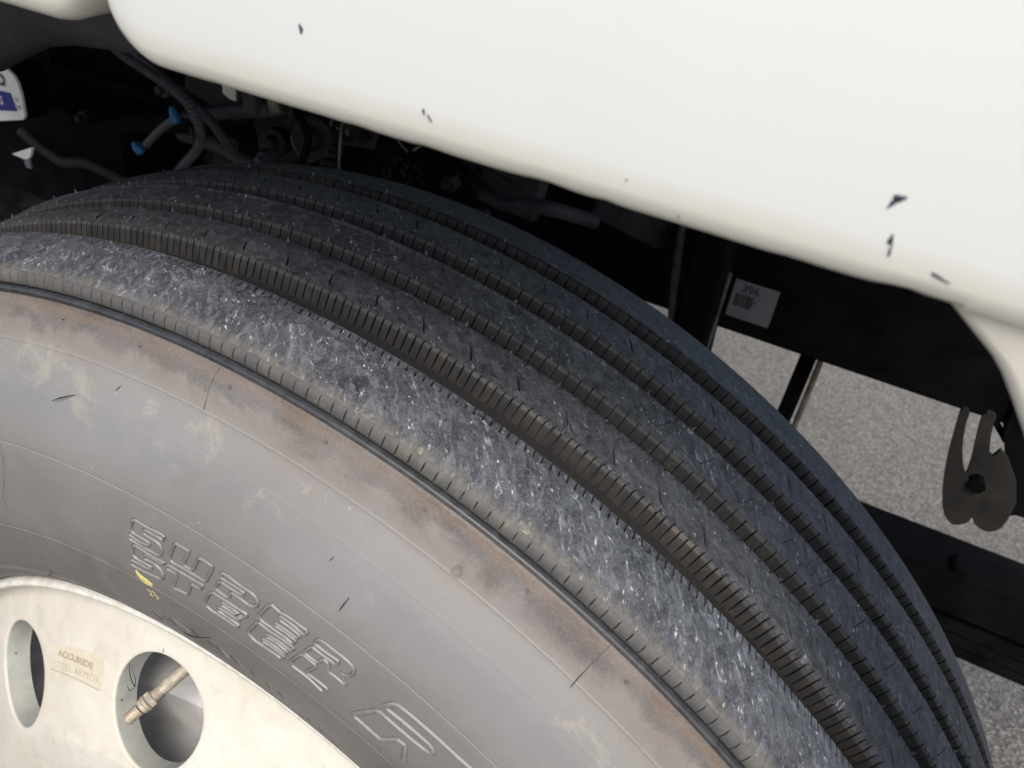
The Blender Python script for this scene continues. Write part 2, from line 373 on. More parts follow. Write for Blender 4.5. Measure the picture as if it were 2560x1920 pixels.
def band(prof, pitch, phase, width, jit=0.0, lo=-25.0, hi=165.0, wear=None):
    """prof rows: (y, r, dy, dr, depth, hook_deg, mat). Cuts a narrow slot every `pitch` degrees."""
    prof = np.array([[p[0], p[1], p[2], p[3], p[4], p[5]] for p in prof]), [p[6] for p in prof]
    pr, mats = prof
    cols = []
    k0 = math.ceil((lo - phase) / pitch); k1 = math.floor((hi - phase) / pitch)
    e = width * 0.12
    for k in range(k0, k1 + 1):
        s = phase + k * pitch; j = 1 + rng.normal(0, jit) if jit else 1.0; w = width * (1 + rng.normal(0, 0.12)); s += rng.normal(0, pitch * 0.012)
        dj = 1 + rng.normal(0, 0.10)
        cols += [(s - w / 2, 0, j), (s - w / 2 + e, dj, j), (s + w / 2 - e, dj, j), (s + w / 2, 0, j)]
        g = pitch - width
        cols += [(s + w / 2 + g * .12, 0, 1.0), (s + w / 2 + g * .5, 0, 1.0), (s + w / 2 + g * .88, 0, 1.0)]
    end = cols[-1][0]; rest = np.arange(end + 1.0, cols[0][0] + 360 - 0.3, 1.5)
    cols += [(t, 0, 1.0) for t in rest]
    C = np.array(cols)
    y, r, dy, dr, dep, hook = [pr[:, i][:, None] for i in range(6)]
    D = dep * C[:, 1][None]
    if wear is not None: r = r + wear(C[:, 0])[None] * np.clip((pr[-1, 0] - y) / .0030, 0, 1)
    rr = r + dr * D; yy = y + dy * D
    blk = np.where(C[:, 1] > 0, 1, 1.0)
    th = C[:, 0][None] + hook * C[:, 2][None] * blk[None]
    a = np.radians(th)
    P = np.stack([rr * np.cos(a), yy + 0 * a, rr * np.sin(a)], -1)
    UV = np.stack([a * 0.5, (y + (0.52 - r)) + 0 * a], -1)
    return grid_obj(P, UV, mats[:-1], None, None, None, closed=True)

def join_bands(bs):
    V = []; F = []; Mi = []; U = []; n = 0
    for v, f, m, u in bs:
        V.append(v); F.append(f + n); Mi.append(m); U.append(u); n += len(v)
    return np.concatenate(V), np.concatenate(F), np.concatenate(Mi), np.concatenate(U)

def np_obj(parts, name, mats, parent, smooth=40, **kw):
    v, f, mi, u = join_bands(parts) if isinstance(parts, list) else parts
    me = bpy.data.meshes.new(name)
    me.vertices.add(len(v)); me.vertices.foreach_set('co', v.astype(np.float32).ravel())
    me.loops.add(f.size); me.loops.foreach_set('vertex_index', f.astype(np.int32).ravel())
    me.polygons.add(len(f)); me.polygons.foreach_set('loop_start', np.arange(0, f.size, 4, dtype=np.int32))
    try: me.polygons.foreach_set('loop_total', np.full(len(f), 4, dtype=np.int32))
    except Exception: pass
    me.update(calc_edges=True)
    return link(me, name, mats, parent, smooth, kw.get('loc'), kw.get('kind'), kw.get('label'), mi, u)

def revolve(prof, name, mats, parent, n=480, matrow=None, smooth=40, **kw):
    pr = np.array([(p[0], p[1]) for p in prof]); a = np.radians(np.arange(n) * 360 / n)[None]
    r = pr[:, 0][:, None]; y = pr[:, 1][:, None]
    P = np.stack([r * np.cos(a), y + 0 * a, r * np.sin(a)], -1)
    UV = np.stack([a * 0.5 + 0 * r, kw.pop('vfun', lambda r, y: r)(r, y) + 0 * a], -1)
    return np_obj(grid_obj(P, UV, matrow or [0] * (len(prof) - 1), None, None, None, closed=True), name, mats, parent, smooth, **kw)

# ------------------------------------------------------------------ the setting: one sheet of ground
gb = MB()
g0 = [-60, -20, -6, -2, 0, 2, 6, 20, 60]
gi = {}
for i, x in enumerate(g0):
    for j, y in enumerate(g0): gi[i, j] = gb.vert((x, y, 0))
for i in range(8):
    for j in range(8): gb.face((gi[i, j], gi[i + 1, j], gi[i + 1, j + 1], gi[i, j + 1]))
g = gb.build('ground', 'ground', None, 0, loc=(0, 0, 0), kind='structure')

# ------------------------------------------------------------------ the truck (one thing; every part below is its child)
truck = bpy.data.objects.new('truck', None); scene.collection.objects.link(truck)
truck.location = (0, 0, 0); truck.empty_display_size = 0.3
truck['label'] = 'white truck at its front wheel, worn black ribbed tyre on cream wheel'
truck['category'] = 'truck'

# ---- tyre carcass: sidewall, bead and groove floors
SP = [(.2985,-.004),(.302,-.0095),(.310,-.0155),(.325,-.0215),(.345,-.0262),(.358,-.0283),(.375,-.0305),(.395,-.0315),(.410,-.0317),(.422,-.031),(.435,-.0285),(.450,-.0225),(.462,-.0150),(.470,-.0097),(.479,-.0063),(.4866,-.0024),(.4895,-.0006),(.4905,.0000)]
spr = np.array([p[0] for p in SP]); spy = np.array([p[1] for p in SP])
def catmull(x):
    i = int(np.clip(np.searchsorted(spr, x) - 1, 0, len(spr) - 2))
    def m(j):
        if j == 0: return (spy[1] - spy[0]) / (spr[1] - spr[0])
        if j == len(spr) - 1: return (spy[-1] - spy[-2]) / (spr[-1] - spr[-2])
        return (spy[j + 1] - spy[j - 1]) / (spr[j + 1] - spr[j - 1])
    h = spr[i + 1] - spr[i]; t = (x - spr[i]) / h
    return float((2*t**3-3*t*t+1)*spy[i] + (t**3-2*t*t+t)*h*m(i) + (-2*t**3+3*t*t)*spy[i+1] + (t**3-t*t)*h*m(i+1))
def side_y(r): return catmull(r)
def side_n(r):                                    # outward normal in (r, y)
    d = (catmull(r + .0006) - catmull(r - .0006)) / .0012
    n = np.array([d, -1.0]); return n / np.linalg.norm(n)
rows = []
feat = {.3150: ('r', .0011, .0030), .3578: ('r', .00028, .0006), .4221: ('g', .00028, .0006), .4701: ('r', .0002, .0006), .4560: ('r', .00005, .0005)}
rs = list(np.linspace(.2990, .4903, 112))
for q, (kind, h, w) in feat.items(): rs += [q - w, q - w * .5, q - w * .2, q, q + w * .2, q + w * .5, q + w]
rs = sorted(set(rs))
for r in rs:
    off = 0
    for q, (kind, h, w) in feat.items():
        t = abs(r - q) / w
        if t < 1: off = h * (1 - t * t) ** 2 * (1 if kind == 'r' else -1)
    nr, ny = side_n(r); rows.append((r + nr * off, side_y(r) + ny * off))
bead_start = len(rows)
rows += [(.4906, .0008), (.4908, .0030), (.4900, .0100)]
carc = revolve(rows, 'tyre', ['side'], truck, n=540, matrow=[0] * (len(rows) - 1), smooth=50)
tyre = carc
# inner body: floors of the five grooves, far sidewall
fl = [(.4890, .0100), (.4900, .0300), (.4918, .0400), (.4918, .0560), (.4918, .0830), (.4945, .0845), (.4948, .0945), (.493, .100), (.493, .114), (.4965, .1165), (.4968, .131), (.493, .135), (.493, .151), (.4955, .1535), (.4958, .162), (.4955, .170), (.493, .176), (.493, .203), (.485, .214), (.468, .232), (.43, .246), (.38, .248), (.33, .238), (.305, .222)]
revolve(fl, 'tread_base', ['floor'], tyre, n=360)
# black double bead that runs round the shoulder
rd = [(.4906, .0040), (.4907, .0004), (.4912, -.0006), (.4920, -.0010), (.4923, -.0004), (.4926, -.0010), (.4933, -.0007), (.4937, .0003), (.4938, .0040)]
revolve(rd, 'shoulder_bead', ['ridge'], tyre, n=540, smooth=60)

W5 = .105; W75 = .078
# outer shoulder rib
L0 = [(.0050,.4930,1,0,0,0,0),(.0034,.4938,1,0,0,0,0),(.0016,.4948,1,0,0,0,0),(.0010,.4956,1,0,.0012,0,0),(.0007,.4966,1,0,.0022,0,0),(.0007,.4980,1,0,.0022,0,0),(.0009,.4992,1,-.2,.0020,0,0),(.0013,.5002,.8,-.5,.0016,.01,0),(.0021,.5012,.6,-.7,.0003,.01,0),(.0032,.5020,0,-1,0,0,1),(.0052,.5030,0,-1,0,0,1),(.0090,.5043,0,-1,0,0,1),(.0150,.5059,0,-1,0,0,1),(.0220,.5075,0,-1,0,0,1)]
b1 = band(L0, .75, 69.3, W75, .1)
L1 = [(.0220,.5075,0,-1,0,0,1),(.0270,.5080,0,-1,0,0,1),(.0320,.5084,0,-1,0,0,1),(.0341,.5085,0,-1,0,-.06,1),(.0344,.5085,0,-1,.0035,-.055,1),(.0362,.5086,0,-1,.0040,-.01,1),(.0376,.5086,0,-1,.0040,.035,1),(.0388,.5084,-.3,-1,.0040,.03,1),(.0395,.5077,-.7,-.7,.0026,0,2),(.0398,.5060,-1,0,.0022,0,2),(.0402,.5010,-1,0,.0022,0,2),(.0405,.4960,-1,0,0,0,2),(.0415,.4930,0,-1,0,0,2)]
b2 = band(L1, .5, 71.71, W5, .15)
np_obj([b1, b2], 'shoulder_rib', ['sface', 'shoulder', 'floor'], tyre, 35, label='wide scuffed outer shoulder rib with pale scratches')
# second rib with the tall slotted wall
def far_wall(y0, r0, pitch, phase, w, depth, hook, hl, ytop_in, rtop_in, hy=.0072, m=(0, 1, 2, 3), jit=.12, wear=None):
    """groove wall facing outboard, then its top edge with the sipes bent over it"""
    L = [(y0 - hy - .004, r0 - depth - .0012, 1, 0, 0, 0, m[0]), (y0 - hy, r0 - depth, 1, 0, 0, 0, m[0]), (y0 - hy + .0014, r0 - depth + .0022, 1, 0, 0, 0, m[0]), (y0 - .0040, r0 - depth + .0058, 1, 0, 0, 0, m[1]),
         (y0 - .0039, r0 - depth + .0061, 1, 0, .0016, 0, m[1]), (y0 - .0028, r0 - .0055, 1, 0, .0026, 0, m[1]), (y0 - .0018, r0 - .0030, 1, 0, .0028, 0, m[1]),
         (y0 - .0013, r0 - .0016, .8, -.5, .0030, 0, m[2]), (y0 - .0004, r0 - .0004, .5, -.8, .0034, 0, m[2]), (y0 + .0004, r0, 0, -1, .0036, hook * .25, m[3]),
         (y0 + hl * .5, r0, 0, -1, .0034, hook * .5, m[3]), (y0 + hl * .9, r0, 0, -1, .0022, hook, m[3]), (y0 + hl, r0, 0, -1, 0, hook * 1.1, m[3]), (ytop_in, rtop_in, 0, -1, 0, 0, m[3])]
    return band(L, pitch, phase, w, jit, wear=wear)
def near_edge(y1, r1, pitch, phase, w, depth, hook, hl, ytop_in, rtop_in, m=(0, 1, 2, 3), jit=.12):
    L = [(ytop_in, rtop_in, 0, -1, 0, 0, m[3]), (y1 - hl, r1, 0, -1, 0, hook * 1.1, m[3]), (y1 - hl * .92, r1, 0, -1, .0026, hook, m[3]), (y1 - hl * .45, r1, 0, -1, .0034, hook * .4, m[3]),
         (y1 - .0008, r1 - .0001, 0, -1, .0034, 0, m[3]), (y1, r1 - .0010, -.7, -.7, .0026, 0, m[0]), (y1 + .0004, r1 - .004, -1, 0, .0022, 0, m[0]), (y1 + .001, r1 - depth * .8, -1, 0, 0, 0, m[0]), (y1 + .002, r1 - depth, -1, 0, 0, 0, m[0])]
    return band(L, pitch, phase, w, jit)
def mid_band(y0, r0, y1, r1, ym, span, sgn, phase, w, dep):
    """slanting S-shaped sipe in the middle of a rib, one every 3 degrees"""
    L = [(y0, r0, 0, -1, 0, 0, 3)]
    ra = lambda y: r0 + (r1 - r0) * (y - y0) / (y1 - y0)
    S = [(-1.0, -.50), (-.93, -.34), (-.80, -.25), (-.4, -.12), (0, 0), (.4, .12), (.80, .25), (.93, .36), (1.0, .50)]
    L.append((ym - span * 1.02, ra(ym - span * 1.02), 0, -1, 0, -.50 * sgn, 3))
    for i, (t, hk) in enumerate(S):
        L.append((ym + span * t, ra(ym + span * t), 0, -1, dep * (1 if 0 < i < 8 else .6), hk * sgn, 3))
    L.append((ym + span * 1.02, ra(ym + span * 1.02), 0, -1, 0, .50 * sgn, 3))
    L.append((y1, r1, 0, -1, 0, 0, 3))
    return band(L, 3.0, phase, w, .05)
WM = ['floor', 'wall', 'cham', 'tread']
r2 = [far_wall(.0578, .5093, .5, 69.80, W5, .0150, -.16, .0026, .0612, .5094, wear=lambda t: np.interp(t, [-30, 30, 45, 50, 54, 57, 60, 63, 70, 90, 160], [0, -1.2e-3, -2.0e-3, -2.5e-3, -2.3e-3, -1.7e-3, -.8e-3, .1e-3, 0, .5e-3, 0])),
      mid_band(.0612, .5094, .0740, .5101, .0672, .0046, 1, 68.57, .125, .0045),
      near_edge(.0845, .5104, .75, 67.49, W75, .0135, .09, .0028, .0740, .5101)]
np_obj(r2, 'tread_rib', ['floor', 'wall1', 'cham', 'tread'], tyre, 35, label='tread rib with tall finely slotted groove wall')
r3 = [far_wall(.0945, .5124, .75, 67.0, W75, .0135, -.02, .0016, .0990, .5130, hy=.0052),
      mid_band(.0990, .5130, .1125, .5147, .1058, .0055, -1, 64.40, .050, .0015),
      near_edge(.1160, .5155, .75, 67.2, W75, .0135, .07, .0022, .1125, .5147)]
np_obj(r3, 'tread_rib', WM, tyre, 35)
r4 = [far_wall(.1316, .5143, .75, 67.1, W75, .0135, -.02, .0014, .1350, .5145, hy=.0062),
      mid_band(.1350, .5145, .1490, .5150, .1428, .0046, 1, 62.50, .095, .004),
      near_edge(.1534, .5152, .75, 67.3, W75, .0135, .06, .0020, .1490, .5150)]
np_obj(r4, 'tread_rib', WM, tyre, 35)
r5 = [far_wall(.1701, .5133, .75, 67.35, .085, .0150, -.02, .0014, .1750, .5130, m=(0, 1, 1, 3), hy=.0085)]
inner = [(.1750,.5130,0,0,0,0,3),(.185,.5122,0,0,0,0,3),(.195,.5105,0,0,0,0,3),(.2010,.5090,0,0,0,0,3),(.2035,.5076,0,0,0,0,3),(.2045,.5050,0,0,0,0,0),(.208,.496,0,0,0,0,0),(.214,.485,0,0,0,0,0)]
r5.append(band(inner, 3.0, 62.5, .2))
np_obj(r5, 'inner_shoulder_rib', WM, tyre, 35)

# little torn rubber nubs left along the rib edges
nb = MB()
for (y, r, step, ph, pr_) in ((.0585, .5093, 2.0, 69.3, .95), (.0950, .5124, 3.0, 68.2, .9), (.0836, .5104, 3.0, 67.0, .5), (.1325, .5143, 3.0, 66.8, .8), (.1160, .5153, 3.0, 69.1, .5), (.1708, .5133, 3.0, 67, .4)):
    t = 20 + (ph - 20) % step
    while t < 125:
        if random.random() < pr_:
            th = t + random.uniform(-.12, .12); h = random.uniform(.0010, .0030); lean = random.uniform(-.12, .06)
            c = []
            for k_ in range(5):
                a = 2 * math.pi * k_ / 5
                c.append(nb.vert(pol(r - .0004, th + math.cos(a) * .12, y + math.sin(a) * .0009), (R(th) * .5, y + .52 - r)))
            tip = nb.vert(pol(r + h, th + lean, y + .0003), (R(th) * .5, y + .52 - r))
            for k_ in range(5): nb.face((c[k_], c[(k_ + 1) % 5], tip))
        t += step
nb.build('rubber_nubs', 'tread', tyre, 0, kind='stuff')
# grit and stone chips stuck to the tread
gr = MB()
for i in range(260):
    if random.random() < .7: y = random.uniform(.004, .038); r = .5033 + (y / .039) ** .8 * .0052
    else:
        y = random.choice([random.uniform(.059, .083), random.uniform(.097, .114), random.uniform(.134, .151)]); r = .5098 if y < .09 else (.514 if y < .12 else .5147)
    th = random.uniform(45, 108); s_ = random.uniform(.00012, .00034) * (1.7 if random.random() < .07 else 1)
    p = [gr.vert(pol(r + random.uniform(-.5, .9) * s_ + .0001, th + R(1) * 0 + random.uniform(-1, 1) * s_ * 130, y + random.uniform(-1, 1) * s_)) for _ in range(5)]
    for q in ((0, 1, 2), (0, 2, 3), (0, 3, 4), (1, 2, 4), (2, 3, 4), (0, 1, 4)): gr.face([p[k_] for k_ in q])
gr.build('stone_grit', 'paper', tyre, 0, kind='stuff')

# ---- raised lettering, traced round the sidewall as (radius mm, angle deg)
GLYPHS={
 'S1': [(407.9, 88.2), (407.0, 89.59), (407.6, 90.61), (406.7, 91.0), (403.6, 91.22), (400.0, 91.38), (398.0, 91.31), (397.2, 91.11), (397.1, 90.36), (396.9, 89.83), (395.6, 89.75), (394.0, 89.95), (393.5, 90.57), (393.5, 91.18), (394.9, 91.62), (393.7, 91.75), (391.3, 91.76), (391.0, 91.1), (390.6, 90.0), (391.1, 89.0), (393.1, 88.74), (396.6, 88.58), (399.4, 88.66), (400.6, 89.0), (400.7, 89.74), (401.2, 90.09), (402.4, 90.17), (404.3, 89.97), (404.5, 89.65), (404.6, 88.62), (403.7, 88.38), (407.9, 88.2)] ,
 'S2': [(388.0, 88.59), (387.1, 89.55), (388.7, 91.18), (387.9, 91.49), (385.5, 91.69), (380.6, 91.91), (379.1, 91.76), (378.1, 91.39), (378.3, 90.79), (378.4, 90.15), (376.2, 90.16), (375.0, 90.79), (375.2, 91.37), (374.6, 92.3), (371.0, 92.53), (370.2, 91.93), (370.8, 90.69), (372.2, 89.44), (373.9, 89.08), (377.7, 88.9), (380.4, 89.06), (381.9, 89.42), (382.5, 89.97), (381.9, 90.61), (384.0, 90.6), (385.8, 90.37), (386.1, 89.8), (385.7, 88.81), (388.0, 88.59)] ,
 'U': [(407.1, 87.26), (395.2, 87.89), (392.8, 87.89), (392.0, 87.69), (392.4, 86.74), (392.6, 85.69), (392.7, 84.76), (394.9, 84.59), (406.9, 84.04), (407.5, 84.61), (407.0, 85.25), (395.3, 85.81), (394.8, 86.59), (397.1, 86.62), (407.5, 86.02), (407.6, 86.56), (407.1, 87.26)] ,
 'T': [(388.0, 88.21), (384.4, 88.35), (384.5, 87.41), (371.4, 88.12), (372.1, 87.41), (373.0, 86.58), (383.9, 86.12), (384.4, 85.25), (389.1, 84.95), (388.4, 85.74), (388.3, 86.8), (388.0, 88.21)] ,
 'P': [(406.7, 83.31), (403.0, 83.41), (403.0, 82.76), (403.5, 81.8), (403.4, 81.47), (401.8, 81.45), (400.5, 81.58), (400.0, 82.25), (400.1, 83.48), (392.2, 83.91), (391.5, 82.71), (397.3, 82.48), (397.4, 81.74), (396.7, 81.0), (397.7, 80.62), (400.2, 80.37), (403.6, 80.33), (405.6, 80.5), (406.6, 80.89), (406.3, 81.83), (407.4, 82.78), (406.7, 83.31)] ,
 'E1': [(388.0, 84.26), (376.2, 84.94), (373.6, 84.81), (372.5, 84.38), (372.7, 83.27), (372.6, 81.9), (375.9, 81.73), (375.8, 82.7), (376.2, 83.68), (379.1, 83.51), (379.6, 82.7), (379.2, 81.75), (382.5, 81.6), (382.4, 82.39), (382.7, 83.29), (385.3, 83.23), (385.5, 82.19), (384.2, 81.41), (386.6, 81.11), (388.9, 81.13), (388.6, 81.69), (388.4, 82.71), (388.0, 84.26)] ,
 'E2': [(408.2, 79.38), (394.8, 80.09), (392.9, 80.02), (391.8, 79.76), (391.9, 78.72), (392.2, 77.74), (391.4, 77.18), (395.6, 77.05), (396.0, 77.83), (395.3, 78.73), (397.6, 78.74), (398.0, 77.88), (398.1, 76.98), (401.2, 76.83), (401.8, 77.51), (401.6, 78.49), (404.7, 78.52), (404.9, 77.59), (403.6, 76.58), (408.1, 76.44), (408.2, 77.22), (407.9, 78.13), (407.0, 78.57), (408.2, 79.38)] ,
 'E3': [(388.9, 80.12), (375.5, 80.87), (373.4, 80.7), (371.9, 80.22), (372.7, 78.93), (373.3, 78.13), (372.8, 77.78), (377.2, 77.59), (377.2, 78.45), (376.2, 79.49), (378.9, 79.48), (379.7, 78.5), (379.4, 77.56), (382.6, 77.43), (383.2, 78.31), (382.2, 79.22), (384.5, 79.25), (385.8, 78.11), (385.4, 77.14), (389.4, 77.04), (389.2, 77.93), (388.2, 79.16), (388.9, 80.12)] ,
 'R': [(407.5, 75.63), (403.5, 75.76), (403.2, 75.01), (404.2, 73.9), (402.7, 73.83), (400.3, 73.92), (400.0, 74.42), (399.7, 75.07), (399.9, 75.83), (391.4, 76.23), (391.3, 75.54), (391.6, 75.07), (397.4, 74.79), (397.1, 74.4), (391.3, 74.17), (391.7, 73.46), (391.3, 72.66), (397.2, 73.31), (397.9, 73.06), (400.0, 72.78), (404.1, 72.64), (407.1, 72.79), (408.5, 73.04), (409.1, 73.65), (408.8, 74.31), (409.0, 75.23), (407.5, 75.63)] ,
 'L': [(389.9, 76.29), (376.9, 77.01), (374.0, 76.73), (374.4, 75.52), (372.2, 73.98), (374.0, 73.82), (377.8, 73.7), (378.0, 74.59), (377.3, 75.66), (388.7, 75.02), (389.9, 76.29)] ,
 'BR': [(411.0, 61.11), (408.4, 64.13), (408.2, 66.51), (407.9, 68.33), (407.0, 69.46), (398.5, 69.92), (399.4, 68.7), (399.9, 67.3), (400.2, 66.17), (397.9, 65.75), (395.1, 65.72), (393.7, 66.35), (392.8, 67.28), (392.5, 68.74), (392.7, 70.02), (382.9, 70.67), (373.1, 71.32), (373.0, 70.14), (372.6, 68.57), (384.0, 67.88), (385.0, 67.19), (372.1, 66.49)] ,
 'TRI': [(476.6, 71.22), (471.0, 71.48), (471.1, 70.92), (476.6, 71.22)] ,
}

def chaikin(p, closed, q=.15):
    o = []
    n = len(p)
    for i in range(n if closed else n - 1):
        a, b = np.array(p[i]), np.array(p[(i + 1) % n])
        o += [a * (1 - q) + b * q, a * q + b * (1 - q)]
    if not closed: o = [np.array(p[0])] + o[1:-1] + [np.array(p[-1])]
    return o
def ribbon(mb, pts, w, h, closed, yfun=side_y, nfun=side_n, m=0, top=.40, sink=.0003, skirt=0):
    """pts: (r m, th deg) -> raised strip lying on the revolved surface"""
    q = [np.array((t * math.pi / 180 * .39, r)) for r, t in pts]
    q = chaikin(q, closed)
    out = []
    n = len(q)
    rngi = range(n)
    ring = []
    for i in rngi:
        a = q[i - 1] if (closed or i > 0) else q[i]; b = q[(i + 1) % n] if (closed or i < n - 1) else q[i]
        d1 = q[i] - a; d2 = b - q[i]
        d1 = d1 / (np.linalg.norm(d1) + 1e-9); d2 = d2 / (np.linalg.norm(d2) + 1e-9)
        d = d1 + d2; d = d / (np.linalg.norm(d) + 1e-9); nn = np.array((-d[1], d[0]))
        mit = 1 / max(.55, abs(np.dot(nn, np.array((-d2[1], d2[0]))))) if (closed or i < n - 1) else 1
        row = []
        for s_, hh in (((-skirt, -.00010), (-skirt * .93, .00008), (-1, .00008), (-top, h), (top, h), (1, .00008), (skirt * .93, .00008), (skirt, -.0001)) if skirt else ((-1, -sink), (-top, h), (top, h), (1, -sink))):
            c = q[i] + nn * s_ * w / 2 * mit; r = c[1]; th = c[0] / .39 * 180 / math.pi
            nr, ny = nfun(r); P = pol(r + nr * hh, th, yfun(r) + ny * hh)
            row.append(mb.vert(P, (R(th) * .5, r)))
        ring.append(row)
    for i in range(n if closed else n - 1):
        a, b = ring[i], ring[(i + 1) % n]
        nk = len(a) - 1
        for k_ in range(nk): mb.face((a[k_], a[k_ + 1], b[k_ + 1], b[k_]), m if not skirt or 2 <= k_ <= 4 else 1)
for key, pts in GLYPHS.items():
    p = [(r / 1000, t) for r, t in pts]; closed = key != 'BR'
    if closed: p = p[:-1]
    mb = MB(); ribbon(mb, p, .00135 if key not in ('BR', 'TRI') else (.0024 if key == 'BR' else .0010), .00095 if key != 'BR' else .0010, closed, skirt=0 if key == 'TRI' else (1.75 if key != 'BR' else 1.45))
    mb.build('letter' if key != 'TRI' else 'triangle_mark', ['letter', 'letter_shade'] if key != 'TRI' else 'side', tyre, 30)
# mould seam lines, vent studs and vent hairs
mb = MB(); ribbon(mb, [(.4902, 87.27), (.4830, 87.44), (.4706, 87.45)], .0005, .00018, False)
mb.build('mould_seam', 'seam', tyre, 30)
mb = MB(); ribbon(mb, [(.4900, 63.53), (.4815, 63.55), (.4676, 63.38)], .0005, .00018, False)
mb.build('mould_seam', 'seam', tyre, 30)
def stud(th, r=.4825, big=1.0):
    mb = MB(); nr, ny = side_n(r)
    a = pol(r - nr * .0005, th, side_y(r) - ny * .0005); b = pol(r + nr * .0009 * big, th, side_y(r) + ny * .0009 * big)
    mb.tube([a, b], [.0011 * big, .0008 * big], 10)
    return mb.build('vent_stud', 'side', tyre, 40)
for th in (98.5, 92.5, 86.3, 80.2, 74.2, 68.0, 61.8): stud(th, .4848)
def hair(p0, p1, lift=.003, rad=.00035):
    (r0, t0), (r1, t1) = p0, p1; pts = []
    for k_ in range(7):
        t = k_ / 6; r = r0 + (r1 - r0) * t; th = t0 + (t1 - t0) * t
        nr, ny = side_n(r) if r < .487 else (0, -1); h = lift * math.sin(t * 2.4) * .6 + .0002
        pts.append(pol(r + nr * h, th, side_y(min(r, .4885)) + ny * h))
    mb = MB(); mb.tube(pts, [rad * (1 - .6 * abs(2 * k_ / 6 - 1)) for k_ in range(7)], 6)
    mb.build('vent_hair', 'black_rubber', tyre, 60)
hair((.4398, 75.05), (.4324, 75.14)); hair((.4557, 96.32), (.4504, 97.9)); hair((.3865, 81.55), (.3835, 82.0), .002)
hair((.4655, 93.2), (.4630, 93.4), .001, .0002)
# black gouges where the tyre machine scraped the bead
for th, r in ((92.6, .3235), (91.2, .3274), (90.3, .3290), (89.4, .3318), (88.5, .3312), (87.4, .3318), (85.6, .3316), (84.6, .3300), (83.9, .3306), (82.9, .3315), (82.2, .3320), (80.8, .3300), (79.1, .3284), (77.6, .3280), (75.8, .3261), (74.4, .3230), (72.9, .3190)):
    l = random.uniform(.25, .75); d = random.uniform(.0014, .0034)
    mb = MB(); ribbon(mb, [(r + d, th + l * .5), (r + d * .2, th + .1), (r - d, th - l * .5)], random.uniform(.0004, .0011), .00022, False)
    mb.build('bead_gouge', 'black_rubber' if random.random() < .6 else 'letter', tyre, 30)
mb = MB(); ribbon(mb, [(.4197, 103.74), (.4109, 103.9), (.3958, 105.2), (.380, 107.02), (.3545, 107.47), (.3324, 107.85), (.3190, 107.9)], .0004, .00010, False)
mb.build('mould_seam', 'seam', tyre, 30)
# yellow paint marks
def patch_on_side(pts, name, mat, parent, h=.0004):
    mb = MB(); n = len(pts); q = [(r, t) for r, t in pts]
    cr = sum(r for r, t in q) / n; ct = sum(t for r, t in q) / n
    def P(r, t, hh):
        nr, ny = side_n(r); return pol(r + nr * hh, t, side_y(r) + ny * hh)
    c = mb.vert(P(cr, ct, h)); top = [mb.vert(P(r, t, h * .8)) for r, t in q]; bot = [mb.vert(P(r, t, -.0002)) for r, t in q]
    for i in range(n):
        mb.face((c, top[i], top[(i + 1) % n])); mb.face((top[i], bot[i], bot[(i + 1) % n], top[(i + 1) % n]))
    return mb.build(name, mat, parent, 0)
patch_on_side([(.3668, 92.25), (.3640, 92.35), (.3605, 92.15), (.3585, 91.75), (.3582, 91.35), (.3592, 90.85), (.3617, 90.72), (.3622, 91.0), (.3632, 91.35), (.3642, 91.85)], 'yellow_paint_mark', 'yellow', tyre)
for pts in ([(.3528, 91.8), (.3522, 91.5), (.3508, 91.35), (.3488, 91.75), (.3484, 91.35), (.3500, 91.15)], [(.3535, 91.25), (.3532, 90.95), (.3512, 90.95), (.3508, 91.15), (.3512, 90.85), (.3502, 90.60), (.3484, 90.75), (.3482, 91.0)]):
    mb = MB(); ribbon(mb, pts, .00035, .00012, False, sink=.0001); mb.build('paint_numeral', 'yellow', tyre, 0)

